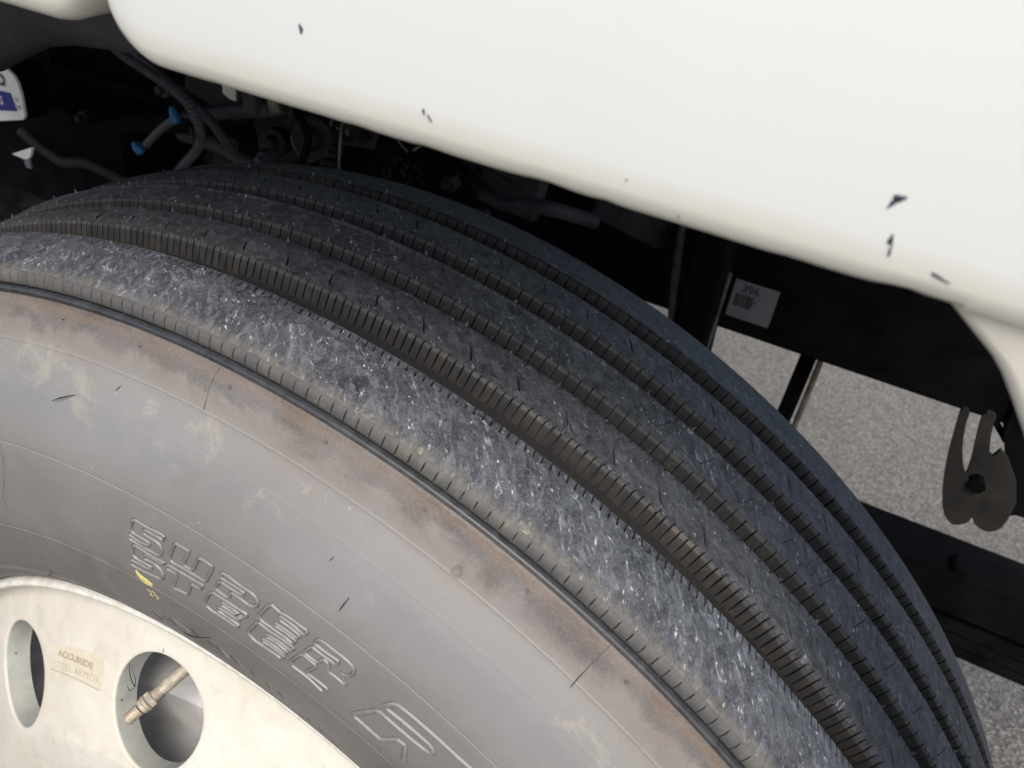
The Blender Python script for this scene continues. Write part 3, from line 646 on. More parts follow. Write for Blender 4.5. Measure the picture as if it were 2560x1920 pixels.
# ------------------------------------------------------------------ steel wheel
cone = lambda r: -.0233 + .556 * (r - .24)
RI, RO = .2005, .2875
dm = MB(); TK = .0165
cn = np.array((.556, -1.0)); cn = cn / np.linalg.norm(cn)
def dpt(r, th, back=0.0): return pol(r - cn[0] * back, th, cone(r) - cn[1] * back)
NH = 72; H0 = 96.08; hw = 18.0
for s_ in range(10):
    ct = H0 + 36 * s_
    rings = []
    fr = (1.0, 1.008, 1.03, 1.15, 1.4)
    ell = lambda a, sc: (.23524 + .0319 * sc * math.sin(a), ct + math.degrees(.0352 * sc * math.cos(a) / .235))
    bnd = []
    angs = [2 * math.pi * k_ / NH for k_ in range(NH)]
    for drc in (RO - .23524, RI - .23524):
        for sg in (-1, 1):
            ac = math.atan2(drc / .0319, sg * hw / (.0352 / .235 * 57.3)) % (2 * math.pi)
            angs[min(range(NH), key=lambda q: abs(angs[q] - ac))] = ac
    for a in angs:
        dr, dt = math.sin(a) * .0319, math.cos(a) * .0352 / .235 * 57.3
        t = 1e9
        if dr > 1e-9: t = min(t, (RO - .23524) / dr)
        if dr < -1e-9: t = min(t, (RI - .23524) / dr)
        if abs(dt) > 1e-9: t = min(t, hw / abs(dt))
        bnd.append((.23524 + dr * t, ct + dt * t, t))
    def mk(scf, back=None):
        row = []
        for a, (br, bt, t) in zip(angs, bnd):
            r, th = scf(a, br, bt, t); row.append((r, th, back))
        return row
    R_ = []
    R_.append(([dm.vert(dpt(*ell(a, .985), TK)) for a in angs], 1))
    R_.append(([dm.vert(dpt(*ell(a, .985), .0016)) for a in angs], 0))
    R_.append(([dm.vert(dpt(*ell(a, .992), .0006)) for a in angs], 0))
    R_.append(([dm.vert(dpt(*ell(a, 1.012), .0001)) for a in angs], 0))
    for f_ in (.04, .2, .5, .8, 1.0):
        row = []
        for a, (br, bt, t) in zip(angs, bnd):
            r0, t0 = ell(a, 1.012); row.append(dm.vert(dpt(r0 + (br - r0) * f_, t0 + (bt - t0) * f_, 0)))
        R_.append((row, 0))
    for (ra, ma), (rb, mb_) in zip(R_[:-1], R_[1:]):
        for k_ in range(NH): dm.face((ra[k_], ra[(k_ + 1) % NH], rb[(k_ + 1) % NH], rb[k_]), ma)
    # back face of the disc
    bk = [dm.vert(dpt(*ell(a, .985), TK)) for a in angs]; bo = [dm.vert(dpt(br, bt, TK)) for br, bt, t in bnd]
    for k_ in range(NH): dm.face((bk[k_], bo[k_], bo[(k_ + 1) % NH], bk[(k_ + 1) % NH]), 1)
disc = dm.build('wheel_disc', ['disc', 'primer'], truck, 38, label='cream painted steel wheel disc with round hand holes')
revolve([(.2005, cone(.2005)), (.1985, cone(.2005) - .0008), (.195, -.0468), (.185, -.0490), (.16, -.0505), (.12, -.0510), (.02, -.0510)], 'bolt_flange', ['disc'], disc, n=240, smooth=50)
revolve([(.2875, cone(.2875)), (.2890, cone(.2875) + .0006), (.2898, cone(.2875) + .0002), (.2905, .0000), (.2912, -.0045), (.2925, -.0085), (.2942, -.0104), (.2960, -.0106), (.2975, -.0090), (.2983, -.0060), (.2983, .0020), (.2960, .012), (.2890, .020), (.2870, .045), (.268, .075), (.262, .13), (.268, .19), (.290, .20)], 'rim_flange', ['lip'], disc, n=480, smooth=55)
revolve([(.2860, .018), (.284, .040), (.264, .073), (.258, .13), (.262, .19)], 'rim_well', ['drum'], disc, n=240, smooth=50)
# stamp: ACCURIDE / STEEL ARMOR between two hand holes
def text_mesh(body, size, bold=0.0, shear=0.0, extr=0.0, space=1.0):
    cu = bpy.data.curves.new('t', 'FONT'); cu.body = body; cu.size = size; cu.offset = bold; cu.shear = shear; cu.extrude = extr
    cu.space_character = space; cu.align_x = 'CENTER'; cu.align_y = 'CENTER'; cu.resolution_u = 4
    ob = bpy.data.objects.new('t', cu); scene.collection.objects.link(ob)
    bpy.context.view_layer.update()
    me = bpy.data.meshes.new_from_object(ob.evaluated_get(bpy.context.evaluated_depsgraph_get()))
    V = [tuple(v.co) for v in me.vertices]; F = [tuple(p.vertices) for p in me.polygons]
    bpy.data.objects.remove(ob); bpy.data.curves.remove(cu); bpy.data.meshes.remove(me)
    return V, F
def wrap_text(body, size, r0, th0, mat, name, parent, lift, bold=0, shear=0, sx=1.0, tilt=0.0, space=1.0, split=True, keep=None):
    """one object for the word, wrapped on the wheel cone; +x of the text runs clockwise"""
    V, F = text_mesh(body, size, bold, shear, 0, space); mb = MB()
    for x, y, z in V:
        x *= sx; x, y = x * math.cos(tilt) - y * math.sin(tilt), x * math.sin(tilt) + y * math.cos(tilt)
        r = r0 + y; th = th0 - math.degrees(x / r0); mb.vert(dpt(r, th, -lift))
    for f in F: mb.face(f)
    return mb.build(name, mat, parent, 0)
# sunk field of the stamp
mb = MB(); N_ = 10
rr = [.2335, .2365, .2470, .2520]; 
for i, r in enumerate(rr):
    for j in range(N_ + 1): mb.vert(dpt(r, 121.2 - (121.2 - 107.6) * j / N_, -.00012))
for i in range(3):
    for j in range(N_): a = i * (N_ + 1) + j; mb.face((a, a + 1, a + N_ + 2, a + N_ + 1))
mb.build('stamp_field', 'band', disc, 0)
wrap_text('ACCURIDE', .0050, .2459, 114.4, 'stamp', 'stamped_word', disc, .00028, bold=.00022, sx=1.62, tilt=-.075, space=.98)
wrap_text('STEEL ARMOR', .0058, .2392, 114.0, 'stamp', 'stamped_word', disc, .00026, bold=-.00012, sx=1.32, tilt=-.050, space=1.04)
mb = MB()
for j in range(N_ + 1):
    th = 121.3 - (121.3 - 108.0) * j / N_; r = .2374 - .0045 * j / N_
    mb.vert(dpt(r, th, -.0003)); mb.vert(dpt(r + .0005, th, -.0003))
for j in range(N_): mb.face((2 * j, 2 * j + 1, 2 * j + 3, 2 * j + 2))
mb.build('stamped_line', 'stamp', disc, 0)
# black scribbles and rubber hairs on the wheel
def on_disc(pts, rad=.00025, back=0.0):
    mb = MB(); mb.tube([dpt(r, t, -.0002 + back) for r, t in pts], [rad * (1 - .5 * abs(2 * i / (len(pts) - 1) - 1)) for i in range(len(pts))], 5)
    mb.build('rubber_shaving', 'black_rubber', disc, 60)
on_disc([(.2541, 103.2), (.2485, 102.95), (.2443, 102.3), (.2415, 101.4), (.2454, 101.5), (.2501, 102.5)], .0004, .003)
on_disc([(.2402, 102.9), (.2383, 102.3), (.241, 101.4)], .0003, .003)
hair((.3400, 85.29), (.3300, 88.6), .004, .0004); hair((.3220, 108.4), (.3150, 110.0), .003, .0003); hair((.4500, 76.9), (.4475, 77.0), .001, .0002)
on_disc([(.2700, 97.1), (.2690, 97.0), (.2675, 97.05)])

# hub and drum behind the holes
revolve([(.190, .20), (.190, .052), (.197, .047), (.1985, .042), (.1985, .017), (.1970, .0130), (.193, .0110), (.175, .0115), (.155, .0150), (.138, .0120), (.120, .0010), (.09, -.006), (.0, -.008)], 'brake_drum', ['drum'], truck, n=160, smooth=22)

# valve stem poking out of the second hole
tip = Vector((-.039, -.035, .227)); ax = Vector((.014, .035, .020)).normalized()
vs = MB(); at = lambda d: tip + ax * d
vs.tube([at(.0135), at(.016), at(.0185)], [.0049, .0049, .0047], 6, 0)
st = MB(); st.tube([at(.0180), at(.026), at(.0262), at(.060), at(.085)], [.0036, .0036, .0040, .0042, .0044], 18)
stem = st.build('valve_stem', 'brass', truck, 40, label='dull brass valve stem showing through a hand hole')
def screw(d0, d1, r, pitch, name, mat):
    mb = MB(); n = int((d1 - d0) / pitch); pts = []; rad = []
    for k_ in range(n):
        for f_, q in ((0, .80), (.30, 1), (.5, 1), (.80, .80)): pts.append(at(d0 + (k_ + f_) * pitch)); rad.append(r * q)
    mb.tube(pts, rad, 20); mb.build(name, mat, stem, 50)
screw(.0002, .0105, .0038, .00117, 'threaded_tip', 'brass2')
screw(.0195, .0260, .0042, .0011, 'thread', 'brass')
mb = MB(); mb.tube([at(-.0006), at(.0002)], [.0026, .0035], 18); mb.tube([at(-.0012), at(-.0005)], [.0010, .0010], 10); mb.build('valve_core', 'brass2', stem, 40)
mb = MB(); mb.tube([at(.0102), at(.0108), at(.0126), at(.0130)], [.0040, .0047, .0047, .0042], 20); mb.tube([at(.0128), at(.0134), at(.0150), at(.0156)], [.0044, .0053, .0053, .0044], 20)
mb.build('collar', 'brass', stem, 35)
mb = MB(); mb.tube([at(.0155), at(.0160), at(.0190), at(.0196)], [.0046, .0054, .0054, .0046], 6); mb.build('hex_nut', 'brass', stem, 20)

# ------------------------------------------------------------------ white body panels
XS = .0105
def bottom(x, x0, Rr, z0):
    d = x - x0
    return z0 + (Rr - math.sqrt(max(0, Rr * Rr - (Rr - d) ** 2)) if d < Rr else 0)
PROF = [(.0060, .020), (.0015, .0150), (-.0005, -.0110), (-.0012, -.0160), (-.0006, -.0200), (.0006, -.0228), (.0026, -.0248), (.0062, -.0261), (.012, -.0271), (.019, -.0281), (.030, -.0294), (.055, -.0320), (.095, -.0333), (.16, -.0335), (.30, -.031), (.50, -.02), (.62, .0)]
pm = MB(); xs = [XS + .025 * (1 - math.cos(math.pi / 2 * i / 14)) for i in range(14)] + list(np.linspace(XS + .026, .2745, 60))
rows_ = []
for x in xs:
    zb = bottom(x, XS, .021, .6182)
    # paint chips and small dents along the lip
    nz = .0003 * math.sin(x * 120) * math.sin(x * 47) if x > .05 else 0
    ch = 0
    for cx, cw, cd in ((.052, .002, .0005), (.107, .0022, .0009), (.131, .0026, .0009), (.168, .006, .0010), (.186, .003, .0008), (.236, .0018, .0010), (.262, .006, .0022), (.272, .004, .0014)):
        ch += .55 * cd * math.exp(-((x - cx) / cw) ** 2)
    row = []
    for j, (dz, y) in enumerate(PROF):
        lead = (x - XS < .004) * (.004 - (x - XS)) * .8
        row.append(pm.vert((x, y + lead, zb + dz + (nz * .3 + ch if j < 6 else 0)), (x, dz)))
    rows_.append(row)
for a, b in zip(rows_[:-1], rows_[1:]):
    for j in range(len(PROF) - 1): pm.face((a[j], a[j + 1], b[j + 1], b[j]))
# the part of the panel that runs on behind the wheel opening
ext = []
for x in list(np.linspace(.2745, .60, 30)):
    row = [pm.vert((x, y, .6182 + dz), (x, dz)) for dz, y in PROF[5:]]
    ext.append(row)
for a, b in zip(ext[:-1], ext[1:]):
    for j in range(len(PROF) - 6): pm.face((a[j], a[j + 1], b[j + 1], b[j]))
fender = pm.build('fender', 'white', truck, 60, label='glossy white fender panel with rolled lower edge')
# lower rear extension that slants down behind the tyre
em = MB(); edge = [(.2690, .6185), (.2715, .6182), (.2753, .6155), (.2802, .6120), (.2852, .6085), (.2889, .6050), (.2935, .5995), (.2994, .5921), (.3090, .5787), (.3298, .5532), (.350, .50), (.365, .42), (.372, .30), (.376, .02)]
er = []
for (x, z) in edge:
    d = Vector((.9, 0, .25)).normalized()
    row = [em.vert(Vector((x + .002, .012, z)) ), em.vert((x, -.014, z)), em.vert((x - .0002, -.0180, z + .0002)), em.vert((x + .0010, -.0202, z + .0004)), em.vert((x + .004, -.0209, z + .0006)), em.vert((x + .02, -.0211, min(.6207, z + .001))), em.vert((.60, -.0211, min(.6207, z + .001)))]
    er.append(row)
for a, b in zip(er[:-1], er[1:]):
    for j in range(6): em.face((a[j], b[j], b[j + 1], a[j + 1]))
em.build('fender_extension', 'cream', truck, 50, label='cream lower rear corner of the wheel opening, spotted with dirt')
# second white panel ahead of it, separated by a dark gap
sm = MB(); xs2 = list(np.linspace(-.55, -.021, 20)) + [-.0005 - .0205 * (1 - math.sin(math.pi / 2 * i / 8)) for i in range(1, 9)]
r2_ = []
for x in xs2:
    d = -.0005 - x; zb = .6240 + (.018 - math.sqrt(max(0, .018 ** 2 - (.018 - d) ** 2)) if d < .018 else 0)
    r2_.append([sm.vert((x, y, zb + dz)) for dz, y in PROF])
for a, b in zip(r2_[:-1], r2_[1:]):
    for j in range(len(PROF) - 1): sm.face((a[j], a[j + 1], b[j + 1], b[j]))
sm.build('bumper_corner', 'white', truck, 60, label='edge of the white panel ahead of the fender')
# tar spatters
def spat(x, z, w, h, ang, y=None, name='tar_spot'):
    w *= .85; h *= .85
    def py(zz): return float(np.interp(zz - .6182, [p[0] for p in PROF[4:]], [p[1] for p in PROF[4:]]))
    mb = MB(); n = 12; c = mb.vert((x, py(z) - .0005, z)); ring = []; ring2 = []
    for i in range(n):
        a = 2 * math.pi * i / n; k_ = 1 + .25 * math.sin(3 * a + x * 900) + random.uniform(-.1, .1)
        dx, dz = math.cos(a) * w * k_, math.sin(a) * h * k_
        dx, dz = dx * math.cos(ang) - dz * math.sin(ang), dx * math.sin(ang) + dz * math.cos(ang)
        ring.append(mb.vert((x + dx * .8, py(z + dz * .8) - .0003, z + dz * .8))); ring2.append(mb.vert((x + dx, py(z + dz) + .0001, z + dz)))
    for i in range(n):
        j = (i + 1) % n; mb.face((c, ring[i], ring[j])); mb.face((ring[i], ring2[i], ring2[j], ring[j]))
    mb.build(name, 'tar', fender, 50)
spat(.0922, .6428, .0007, .0016, .15); spat(.2528, .6404, .0017, .0011, .35); spat(.2518, .6388, .0006, .0014, -.4)
spat(.2545, .6308, .0007, .0016, 0); spat(.2553, .6283, .0003, .0020, .1); spat(.2670, .6255, .0030, .0004, -.28)
spat(.1322, .6296, .0004, .0011, .2); spat(.1340, .6283, .0014, .00025, -.9)
for i in range(2):
    spat(random.uniform(.15, .27), .6182 + random.uniform(.003, .011), random.uniform(.0002, .0004), random.uniform(.0002, .0005), random.uniform(0, 3))

# ------------------------------------------------------------------ wheel arch liner, unseen light-blocking slabs above
lm_ = MB()
arc = [(-.60, .500), (-.42, .520), (-.30, .540), (-.22, .555), (-.163, .565), (-.142, .576), (-.123, .585), (-.100, .591), (-.075, .594), (-.050, .5965), (-.031, .600), (-.012, .606), (.010, .613), (.05, .621), (.30, .630)]
ra_ = []
for x, z in arc:
    ra_.append([lm_.vert(p) for p in ((x, .300, z + .11), (x, .14, z + .04), (x, .060, z + .004), (x, .052, z), (x, .046, z), (x, .041, z + .003), (x, .030, z + .012), (x, .022, z + .03), (x, .018, .665))])
for a, b in zip(ra_[:-1], ra_[1:]):
    for j in range(8): lm_.face((a[j], b[j], b[j + 1], a[j + 1]))
lm_.build('wheel_arch_liner', 'liner', truck, 50)
rb = MB(); rb.box((-.95, 1.0, .80), (2.1, 1.92, .06), bev=.01); rb.box((.30, .40, .80), (.38, .72, .06), bev=.01)
rb.build('unseen_light_blocker', 'frame', truck, 0)  # unseen slabs added to block skylight, cut so sun still reaches the ground
rb = MB(); rb.box((-.02, .010, .72), (.06, .012, .19), bev=.003)
rb.build('panel_gap_seal', 'frame', truck, 0)
# dark mass of engine and gearbox inboard of the wheel
en = MB(); en.box((-.95, 1.25, .22), (1.3, .70, .75), bev=.05); en.box((-.55, .88, .30), (.62, .10, .55), bev=.03); en.box((-.10, 1.05, .38), (.50, .5, .40), bev=.04); en.box((-1.5, .6, .2), (.9, .5, 1.1), bev=.04)
for i in range(9): en.box((-.86 + .075 * i, .815, .30 + .02 * math.sin(i * 2)), (.016, .03, .42), bev=.004)
engine = en.build('engine', 'liner', truck, 40)

# frame rail with paper label
fm = MB(); Y0 = .72
fm.box((.20, Y0 + .004, .350), (3.6, .008, .236), bev=.002); fm.box((.20, Y0 + .035, .2325), (3.6, .06, .008), bev=.002); fm.box((.20, Y0 + .035, .470), (3.6, .06, .008), bev=.002)
rail = fm.build('frame_rail', 'frame', truck, 40, label='black chassis rail carrying a small grey label')
lb = MB(); corners = [(.1365, .3005), (.1905, .3005), (.1905, .2515), (.1365, .2515)]
for x, z in corners: lb.vert((x, Y0 - .0012, z))
for x, z in corners: lb.vert((x, Y0 + .0005, z))
lb.face((0, 3, 2, 1)); 
for i in range(4): lb.face((i, (i + 1) % 4, 4 + (i + 1) % 4, 4 + i))
lab = lb.build('label', 'paper2', rail, 0)
def flat_text(body, size, x, z, y, mat, parent, name='printed_number', bold=0):
    V, F = text_mesh(body, size, bold); mb = MB()
    for a, b, _ in V: mb.vert((x + a, y, z + b))
    for f in F: mb.face(f)
    return mb.build(name, mat, parent, 0)
flat_text('396', .0145, .1575, .2915, Y0 - .0018, 'ink', rail)
mb = MB(); x = .142
while x < .162:
    w = random.choice([.0006, .0011, .0016]); i0 = len(mb.v)
    for p in ((x, .284), (x + w, .284), (x + w, .267), (x, .267)): mb.vert((p[0], Y0 - .0018, p[1]))
    mb.face((i0, i0 + 3, i0 + 2, i0 + 1)); x += w + random.choice([.0007, .0012])
mb.build('barcode_lines', 'ink', rail, 0)
mb = MB(); mb.tube([(.166, Y0 - .0019, .277), (.1662, Y0 - .0014, .277)], .0014, 10); mb.build('printed_dot', 'ink', rail, 0)
# upright bracket in front of the rail, worn on its outer edge
bk = MB(); bk.box((.1215, .60, .33), (.040, .05, .40), Matrix.Rotation(R(-3), 3, 'Y'), bev=.004)
br = bk.build('shock_absorber_bracket', 'frame', truck, 30)
bk = MB(); bk.tube([(.081, .590, .405), (.090, .588, .34), (.101, .586, .275)], [.004, .0055, .005], 10); bk.build('worn_edge', 'worn2', br, 50)
bk = MB(); bk.tube([(.1445, .585, .36), (.1445, .585, .24)], [.0024, .0024], 8); bk.build('worn_edge', 'worn2', br, 50)
# strut dropping from the rail to the far side of the axle
sb = MB(); sb.box((.245, .80, .10), (.021, .03, .34), Matrix.Rotation(R(1), 3, 'Y'), bev=.004)
sk = sb.build('drop_strut', 'frame', truck, 30)
sb = MB(); sb.tube([(.2625, .790, .24), (.2632, .790, .10), (.264, .790, -.08)], .0042, 12); sb.build('steel_pipe', 'worn', sk, 50)
# leaf spring
def leaf(z0, z1, x0, x1, th, yw=.075):
    mb = MB(); n = 24; rings = []
    for i in range(n + 1):
        t = i / n; x = x0 + (x1 - x0) * t; z = z0 + (z1 - z0) * t
        rings.append([mb.vert((x, Y0 - .0 + s_ * yw / 2, z + q * th / 2)) for s_, q in ((-1, -1), (1, -1), (1, 1), (-1, 1))])
    for a, b in zip(rings[:-1], rings[1:]):
        for k_ in range(4): mb.face((a[k_], a[(k_ + 1) % 4], b[(k_ + 1) % 4], b[k_]))
    mb.face(rings[0]); mb.face(rings[-1][::-1]); return mb
sp0 = leaf(.004, .010, -.7, 1.0, .060).build('leaf_spring', 'frame', truck, 30)
leaf(-.0430, -.0400, -.6, .92, .014, .074).build('leaf', 'frame', sp0, 30); leaf(-.0600, -.0580, -.5, .86, .015, .073).build('leaf', 'frame', sp0, 30)
leaf(-.0775, -.0765, -.4, .80, .014, .072).build('leaf', 'frame', sp0, 30)
mb = MB(); mb.box((.5005, Y0 - .02, .0415), (.020, .03, .014), bev=.004); mb.build('rebound_clip', 'frame', sp0, 30)
# rear closing shape of the wheel arch and the rubber flaps hanging from it
def sweep_plate(pts, y, depth, name, mat, parent, bev=.004, smooth_it=0):
    for _ in range(smooth_it): pts = [tuple(q) for q in chaikin(pts, True, .24)]
    mb = MB(); n = len(pts); f = [mb.vert((x, y, z)) for x, z in pts]; b = [mb.vert((x, y + depth, z)) for x, z in pts]
    mb.face(f); mb.face(b[::-1])
    for i in range(n): mb.face((f[i], b[i], b[(i + 1) % n], f[(i + 1) % n]))
    return mb.build(name, mat, parent, 30)
flap = sweep_plate([(.3815,.3400),(.3832,.3283),(.3895,.293),(.3977,.2603),(.4089,.2326),(.4199,.2226),(.4275,.225),(.434,.234),(.430,.262),(.4127,.2749),(.4045,.2868),(.396,.3072),(.3901,.3293),(.3892,.3400)], .500, .006, 'hanging_strap', 'flapmat', truck, smooth_it=1)
sweep_plate([(.4008,.3400),(.4022,.3252),(.4124,.2816),(.4127,.268),(.430,.250),(.4365,.228),(.4489,.2226),(.4564,.2249),(.462,.2349),(.460,.272),(.4285,.3125),(.4234,.2961),(.4151,.3173),(.4116,.3328),(.4108,.3400)], .509, .006, 'hanging_loop', 'flapmat', flap, smooth_it=1)
sweep_plate([(.4280,.3120),(.452,.272),(.458,.236),(.4656,.2454),(.4739,.2464),(.64,.265),(.64,.40),(.4225,.375),(.4225,.3300)], .518, .03, 'mounting_plate', 'frame', flap, smooth_it=1)
mb = MB(); mb.tube([(.4105,.530,.3300), (.4310,.524,.3120)], .0032, 8); mb.build('brace', 'frame', flap, 40); mb = MB(); mb.tube([(.4226,.496,.2731), (.4226,.512,.2731)], [.0075, .006], 7); mb.build('bolt', 'frame', flap, 40)

# ---- things seen in the dark behind the tyre
def corr(pts, r, pitch=.0042, name='wiring_conduit', mat='loom', parent=None, amp=.16):
    P = [Vector(p) for p in pts]; out = []; rad = []
    seg = []
    for i in range(len(P) - 1):
        p0, p1, p2, p3 = P[max(0, i - 1)], P[i], P[i + 1], P[min(len(P) - 1, i + 2)]
        for k_ in range(40):
            t = k_ / 40; seg.append(.5 * ((2 * p1) + (p2 - p0) * t + (2 * p0 - 5 * p1 + 4 * p2 - p3) * t * t + (3 * p1 - p0 - 3 * p2 + p3) * t ** 3))
    seg.append(P[-1]); L = 0; last = seg[0]
    for s_ in seg:
        L += (s_ - last).length; last = s_
        out.append(s_); rad.append(r)
    n = int(L / pitch * 4); res = []; rr_ = []
    d = [0]
    for a, b in zip(out[:-1], out[1:]): d.append(d[-1] + (b - a).length)
    for i in range(n + 1):
        t = L * i / n; j = min(len(d) - 2, int(np.searchsorted(d, t, 'right')) - 1); f = (t - d[j]) / max(1e-9, d[j + 1] - d[j])
        res.append(out[j].lerp(out[j + 1], f)); rr_.append(r * (1 + amp * (1, .3, -1, .3)[i % 4]))
    mb = MB(); mb.tube(res, rr_, 12); return mb.build(name, mat, parent, 60)
loom = corr([(-.540,.40,.486), (-.493,.40,.464), (-.469,.40,.457), (-.432,.40,.446), (-.406,.40,.433), (-.398,.405,.410), (-.408,.41,.385), (-.438,.41,.352), (-.47,.42,.31)], .0048, name='wiring_conduit', parent=truck)
mb = MB(); mb.tube([(-.421,.398,.417), (-.445,.396,.398), (-.466,.394,.377)], .0046, 8); mb.build('wire', 'loom', loom, 50)
mb = MB(); mb.tube([(-.405,.400,.410), (-.398,.396,.402), (-.40,.395,.395)], .0022, 6); mb.build('wire', 'rust', loom, 50)
def conn(c, s_, ang):
    mb = MB(); Rm = Matrix.Rotation(R(ang), 3, 'Y'); c = Vector(c)
    mb.box(c, s_, Rm, bev=.0015); mb.box(c + Rm @ Vector((s_[0] * .45, -.002, s_[2] * .42)), (s_[0] * .45, s_[1] * .7, s_[2] * .5), Rm, bev=.001)
    mb.box(c + Rm @ Vector((-s_[0] * .62, 0, 0)), (s_[0] * .4, s_[1] * .6, s_[2] * .6), Rm, bev=.001)
    mb.box(c + Rm @ Vector((0, -s_[1] * .52, 0)), (s_[0] * .6, .002, s_[2] * .3), Rm, bev=.0006)
    mb.build('connector', 'blue', loom, 30)
conn((-.4175, .392, .4195), (.0058, .008, .015), -28); conn((-.4735, .390, .3715), (.011, .009, .009), 35)
corr([(-.60,.52,.345), (-.527,.50,.369), (-.4557,.50,.396), (-.3724,.50,.4204), (-.3387,.50,.4414), (-.28,.50,.46)], .009, .006, 'air_hose', 'liner', truck, .05)
corr([(-1.05,.55,.222), (-.8797,.52,.258), (-.7488,.51,.3005), (-.6327,.50,.336), (-.561,.50,.358), (-.50,.50,.372)], .013, .008, 'air_hose', 'frame', truck, .0)
def bump_plate(x0, x1, z0, z1, y, amp, name, mat, n=26):
    mb = MB(); id_ = {}
    for i in range(n + 1):
        for j in range(n + 1):
            x = x0 + (x1 - x0) * i / n; z = z0 + (z1 - z0) * j / n
            e = min(i, j, n - i, n - j) / n * 4
            id_[i, j] = mb.vert((x, y + (.10 if e == 0 else 0) - amp * (math.sin(x * 31 + 1.3 * math.sin(z * 47)) * math.sin(z * 39 + 1.7 * math.sin(x * 23)) + random.uniform(-.35, .35)), z))
    for i in range(n):
        for j in range(n): mb.face((id_[i, j], id_[i + 1, j], id_[i + 1, j + 1], id_[i, j + 1]))
    return mb.build(name, mat, truck, 25)
bump_plate(-1.35, -.50, -.10, .300, .62, .018, 'axle_housing', 'rust')
bump_plate(-1.05, -.62, .18, .335, .50, .004, 'inner_splash_panel', 'frame')
def pulley(c, r, tilt, name, parent=None):
    mb = MB(); c = Vector(c); ax_ = Vector((.25, -1, .15)).normalized()
    mb.tube([c + ax_ * -.02, c + ax_ * -.016, c + ax_ * .004, c + ax_ * .006], [r * .9, r, r, r * .93], 28)
    mb.tube([c + ax_ * .0065, c + ax_ * .012, c + ax_ * .016], [r * .55, r * .45, r * .3], 16)
    o_ = mb.build(name, 'rust', truck, 35)
    m2 = MB(); a = ax_.cross(Vector((0, 0, 1))).normalized(); b = ax_.cross(a)
    m2.tube([c + ax_ * .005 + (a * math.cos(t) + b * math.sin(t)) * r * .98 for t in [2 * math.pi * i / 36 for i in range(11)]], .0007, 6, cap=False)
    m2.build('pulley_rim', 'worn', o_, 50)
pulley((-.3655, .55, .3780), .027, 0, 'pulley'); pulley((-.4260, .55, .357), .018, 0, 'pulley')
mb = MB(); mb.tube([(-.2840,.50,.432), (-.2865,.498,.420), (-.2873,.497,.4029), (-.2907,.50,.3776), (-.297,.51,.36)], [.0012, .0016, .0016, .0014, .001], 8); mb.build('metal_strap', 'worn', truck, 50)
for (x, z, s_) in ((-.3385, .4430, .012), (-.3270, .4440, .008), (-.3185, .4385, .0055)):
    mb = MB(); mb.tube([(x, .455, z - s_ * .8), (x, .452, z), (x, .455, z + s_ * .8)], [s_ * .55, s_ * .62, s_ * .5], 12)
    mb.build('pipe_fitting', 'worn' if s_ > .01 else 'rust', truck, 40)
for (x0, z0, x1, z1, r_) in ((-.310, .4385, -.312, .431, .0014), (-.304, .4375, -.306, .431, .0014), (-.300, .425, -.3008, .418, .0012), (-.293, .419, -.290, .418, .0016), (-.280, .420, -.2785, .414, .0018), (-.2226, .4319, -.214, .425, .001), (-.214, .425, -.2015, .4158, .0009), (-.1763, .4346, -.1850, .427, .0009), (-.187, .4255, -.1946, .4192, .0014)):
    mb = MB(); mb.tube([(x0, .499, z0), ((x0 + x1) / 2, .497, (z0 + z1) / 2), (x1, .499, z1)], r_, 6); mb.build('clip', 'worn', truck, 50)
hs = MB()
for i in range(70):
    x = -.235 + random.random() * .06; z = .372 + random.random() * .036; s_ = random.uniform(.0010, .0026)
    if random.random() < .75: hs.box((x + (z - .385) * .6, .50 + random.uniform(-.004, .004), z), (s_ * 1.6, s_, s_), Matrix.Rotation(random.uniform(0, 3), 3, 'Y'), bev=s_ * .2)
hs.build('corroded_fin_pack', 'rust', truck, 20, kind='stuff')
mb = MB(); mb.box((-.21, .52, .39), (.09, .03, .08), Matrix.Rotation(R(20), 3, 'Y'), bev=.008); mb.build('fin_housing', 'frame', truck, 30)
# small bright plates
sweep_plate([(-.407, .4475), (-.400, .4475), (-.390, .4535), (-.390, .432), (-.398, .4325), (-.407, .4365)], .450, .002, 'bright_gap_plate', 'paper', truck)  # added plate standing in for bright ground seen through a hole
mb = MB(); mb.box((-.4215, .452, .4585), (.030, .006, .008), Matrix.Rotation(R(6), 3, 'Y'), bev=.001); mb.box((-.378, .462, .445), (.018, .012, .05), bev=.002); mb.build('gap_plate_bracket', 'liner', truck, 20)
tg = sweep_plate([(-.690, .425), (-.622, .4300), (-.610, .4295), (-.6015, .4255), (-.5968, .4180), (-.5950, .405), (-.5955, .384), (-.600, .379), (-.640, .368), (-.690, .355)], .350, .003, 'warning_tag', 'paper', truck)
sweep_plate([(-.690, .395), (-.640, .4025), (-.6115, .4050), (-.6060, .3870), (-.640, .380), (-.690, .370)], .3488, .0008, 'blue_label_band', 'inkb', tg)
flat_text('WARNO', .0170, -.6485, .4160, .3482, 'ink', tg, 'printed_word', .0004)
flat_text('DIESES', .0130, -.6430, .3935, .3478, 'paper', tg, 'printed_word', .0002)
flat_text('CE', .006, -.6018, .4005, .3485, 'ink', tg, 'printed_word'); flat_text('HE', .006, -.6005, .3925, .3485, 'ink', tg, 'printed_word')
mb = MB(); mb.box((-.690, .385, .395), (.12, .05, .06), bev=.006); mb.build('tag_bracket', 'frame', tg, 30)
sweep_plate([(-.631, .333), (-.615, .3405), (-.594, .350), (-.598, .341), (-.6035, .3345), (-.611, .332)], .350, .003, 'torn_white_sticker', 'paper', truck)
sweep_plate([(-.6135, .3315), (-.6035, .3340), (-.6030, .323), (-.6115, .3225)], .3505, .002, 'torn_white_sticker', 'paper2', truck)

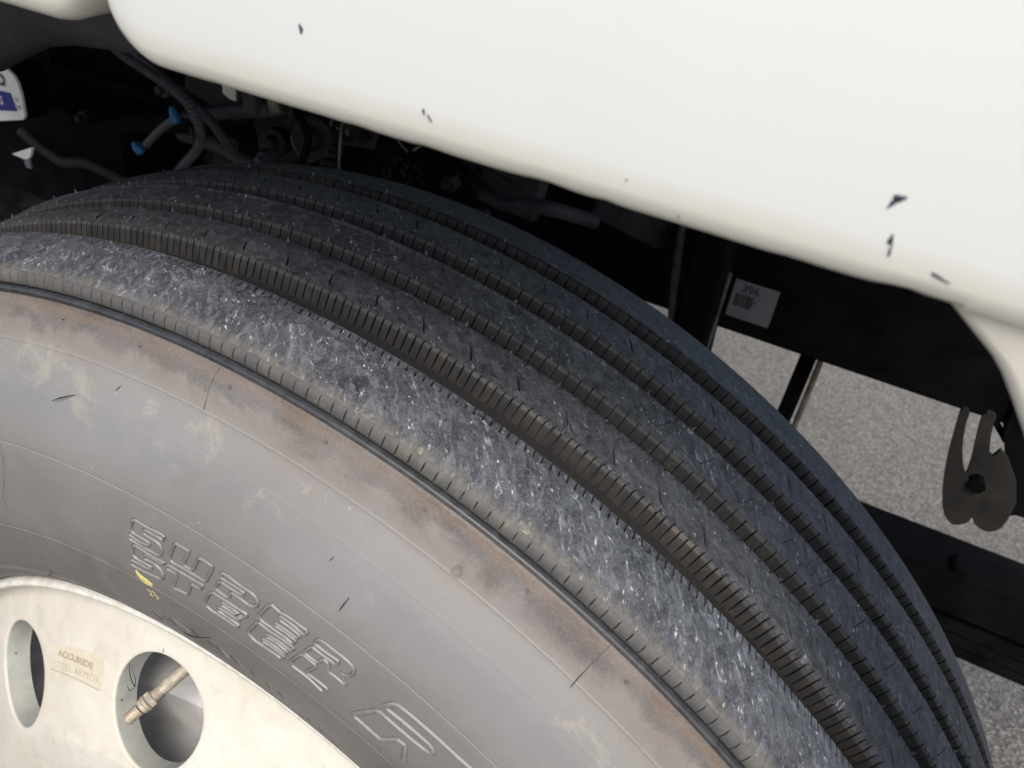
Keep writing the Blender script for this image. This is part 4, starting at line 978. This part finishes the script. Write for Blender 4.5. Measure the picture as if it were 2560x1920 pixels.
# more hoses, pipes, bolts and brackets in the shadow
for i, (pts, r_, mt) in enumerate([
    ([(-.62,.47,.455), (-.55,.46,.448), (-.49,.46,.425), (-.45,.47,.395), (-.43,.49,.35)], .0055, 'liner'),
    ([(-.36,.47,.455), (-.33,.48,.425), (-.325,.49,.40), (-.345,.50,.36)], .0045, 'frame'),
    ([(-.30,.53,.445), (-.265,.52,.43), (-.25,.52,.40), (-.255,.53,.36)], .006, 'liner'),
    ([(-.24,.50,.45), (-.20,.49,.435), (-.14,.50,.43), (-.09,.53,.41)], .0045, 'rust'),
    ([(-.58,.55,.33), (-.50,.54,.335), (-.44,.53,.33), (-.36,.53,.34)], .010, 'liner'),
    ([(-.80,.48,.29), (-.72,.47,.275), (-.66,.47,.285), (-.58,.47,.275)], .007, 'rust'),
    ([(-.16,.55,.40), (-.10,.52,.385), (-.05,.53,.39), (0,.56,.38)], .008, 'liner')]):
    corr(pts, r_, .005, 'hose', mt, truck, .10 if i % 2 else .02)
for i, (x, y, z, s_) in enumerate([(-.55,.50,.40,.011), (-.505,.52,.37,.008), (-.475,.53,.345,.012), (-.40,.50,.355,.010), (-.30,.50,.39,.008), (-.262,.50,.415,.006), (-.245,.51,.37,.009), (-.33,.53,.355,.012), (-.15,.50,.395,.009), (-.12,.52,.36,.010), (-.70,.50,.33,.010), (-.68,.60,.24,.012), (-.78,.58,.20,.014), (-.86,.57,.24,.010)]):
    mb = MB(); mb.tube([(x, y + .012, z), (x, y, z), (x, y - .002, z)], [s_, s_, s_ * .85], 6); mb.tube([(x, y - .001, z), (x, y - .010, z)], [s_ * .45, s_ * .42], 10)
    mb.build('bolt_head', 'rust' if i % 3 else 'liner', truck, 25)
for i, (x, y, z, dx, dz, a) in enumerate([(-.52,.56,.40,.10,.05,12), (-.345,.60,.41,.13,.09,-8), (-.20,.57,.42,.09,.05,20), (-.12,.60,.39,.08,.09,5), (-.45,.60,.35,.09,.06,-15), (.02,.62,.38,.09,.05,10)]):
    mb = MB(); mb.box((x, y, z), (dx, .02, dz), Matrix.Rotation(R(a), 3, 'Y'), bev=.005); mb.build('engine_bracket', 'liner' if i % 2 else 'rust', truck, 25)
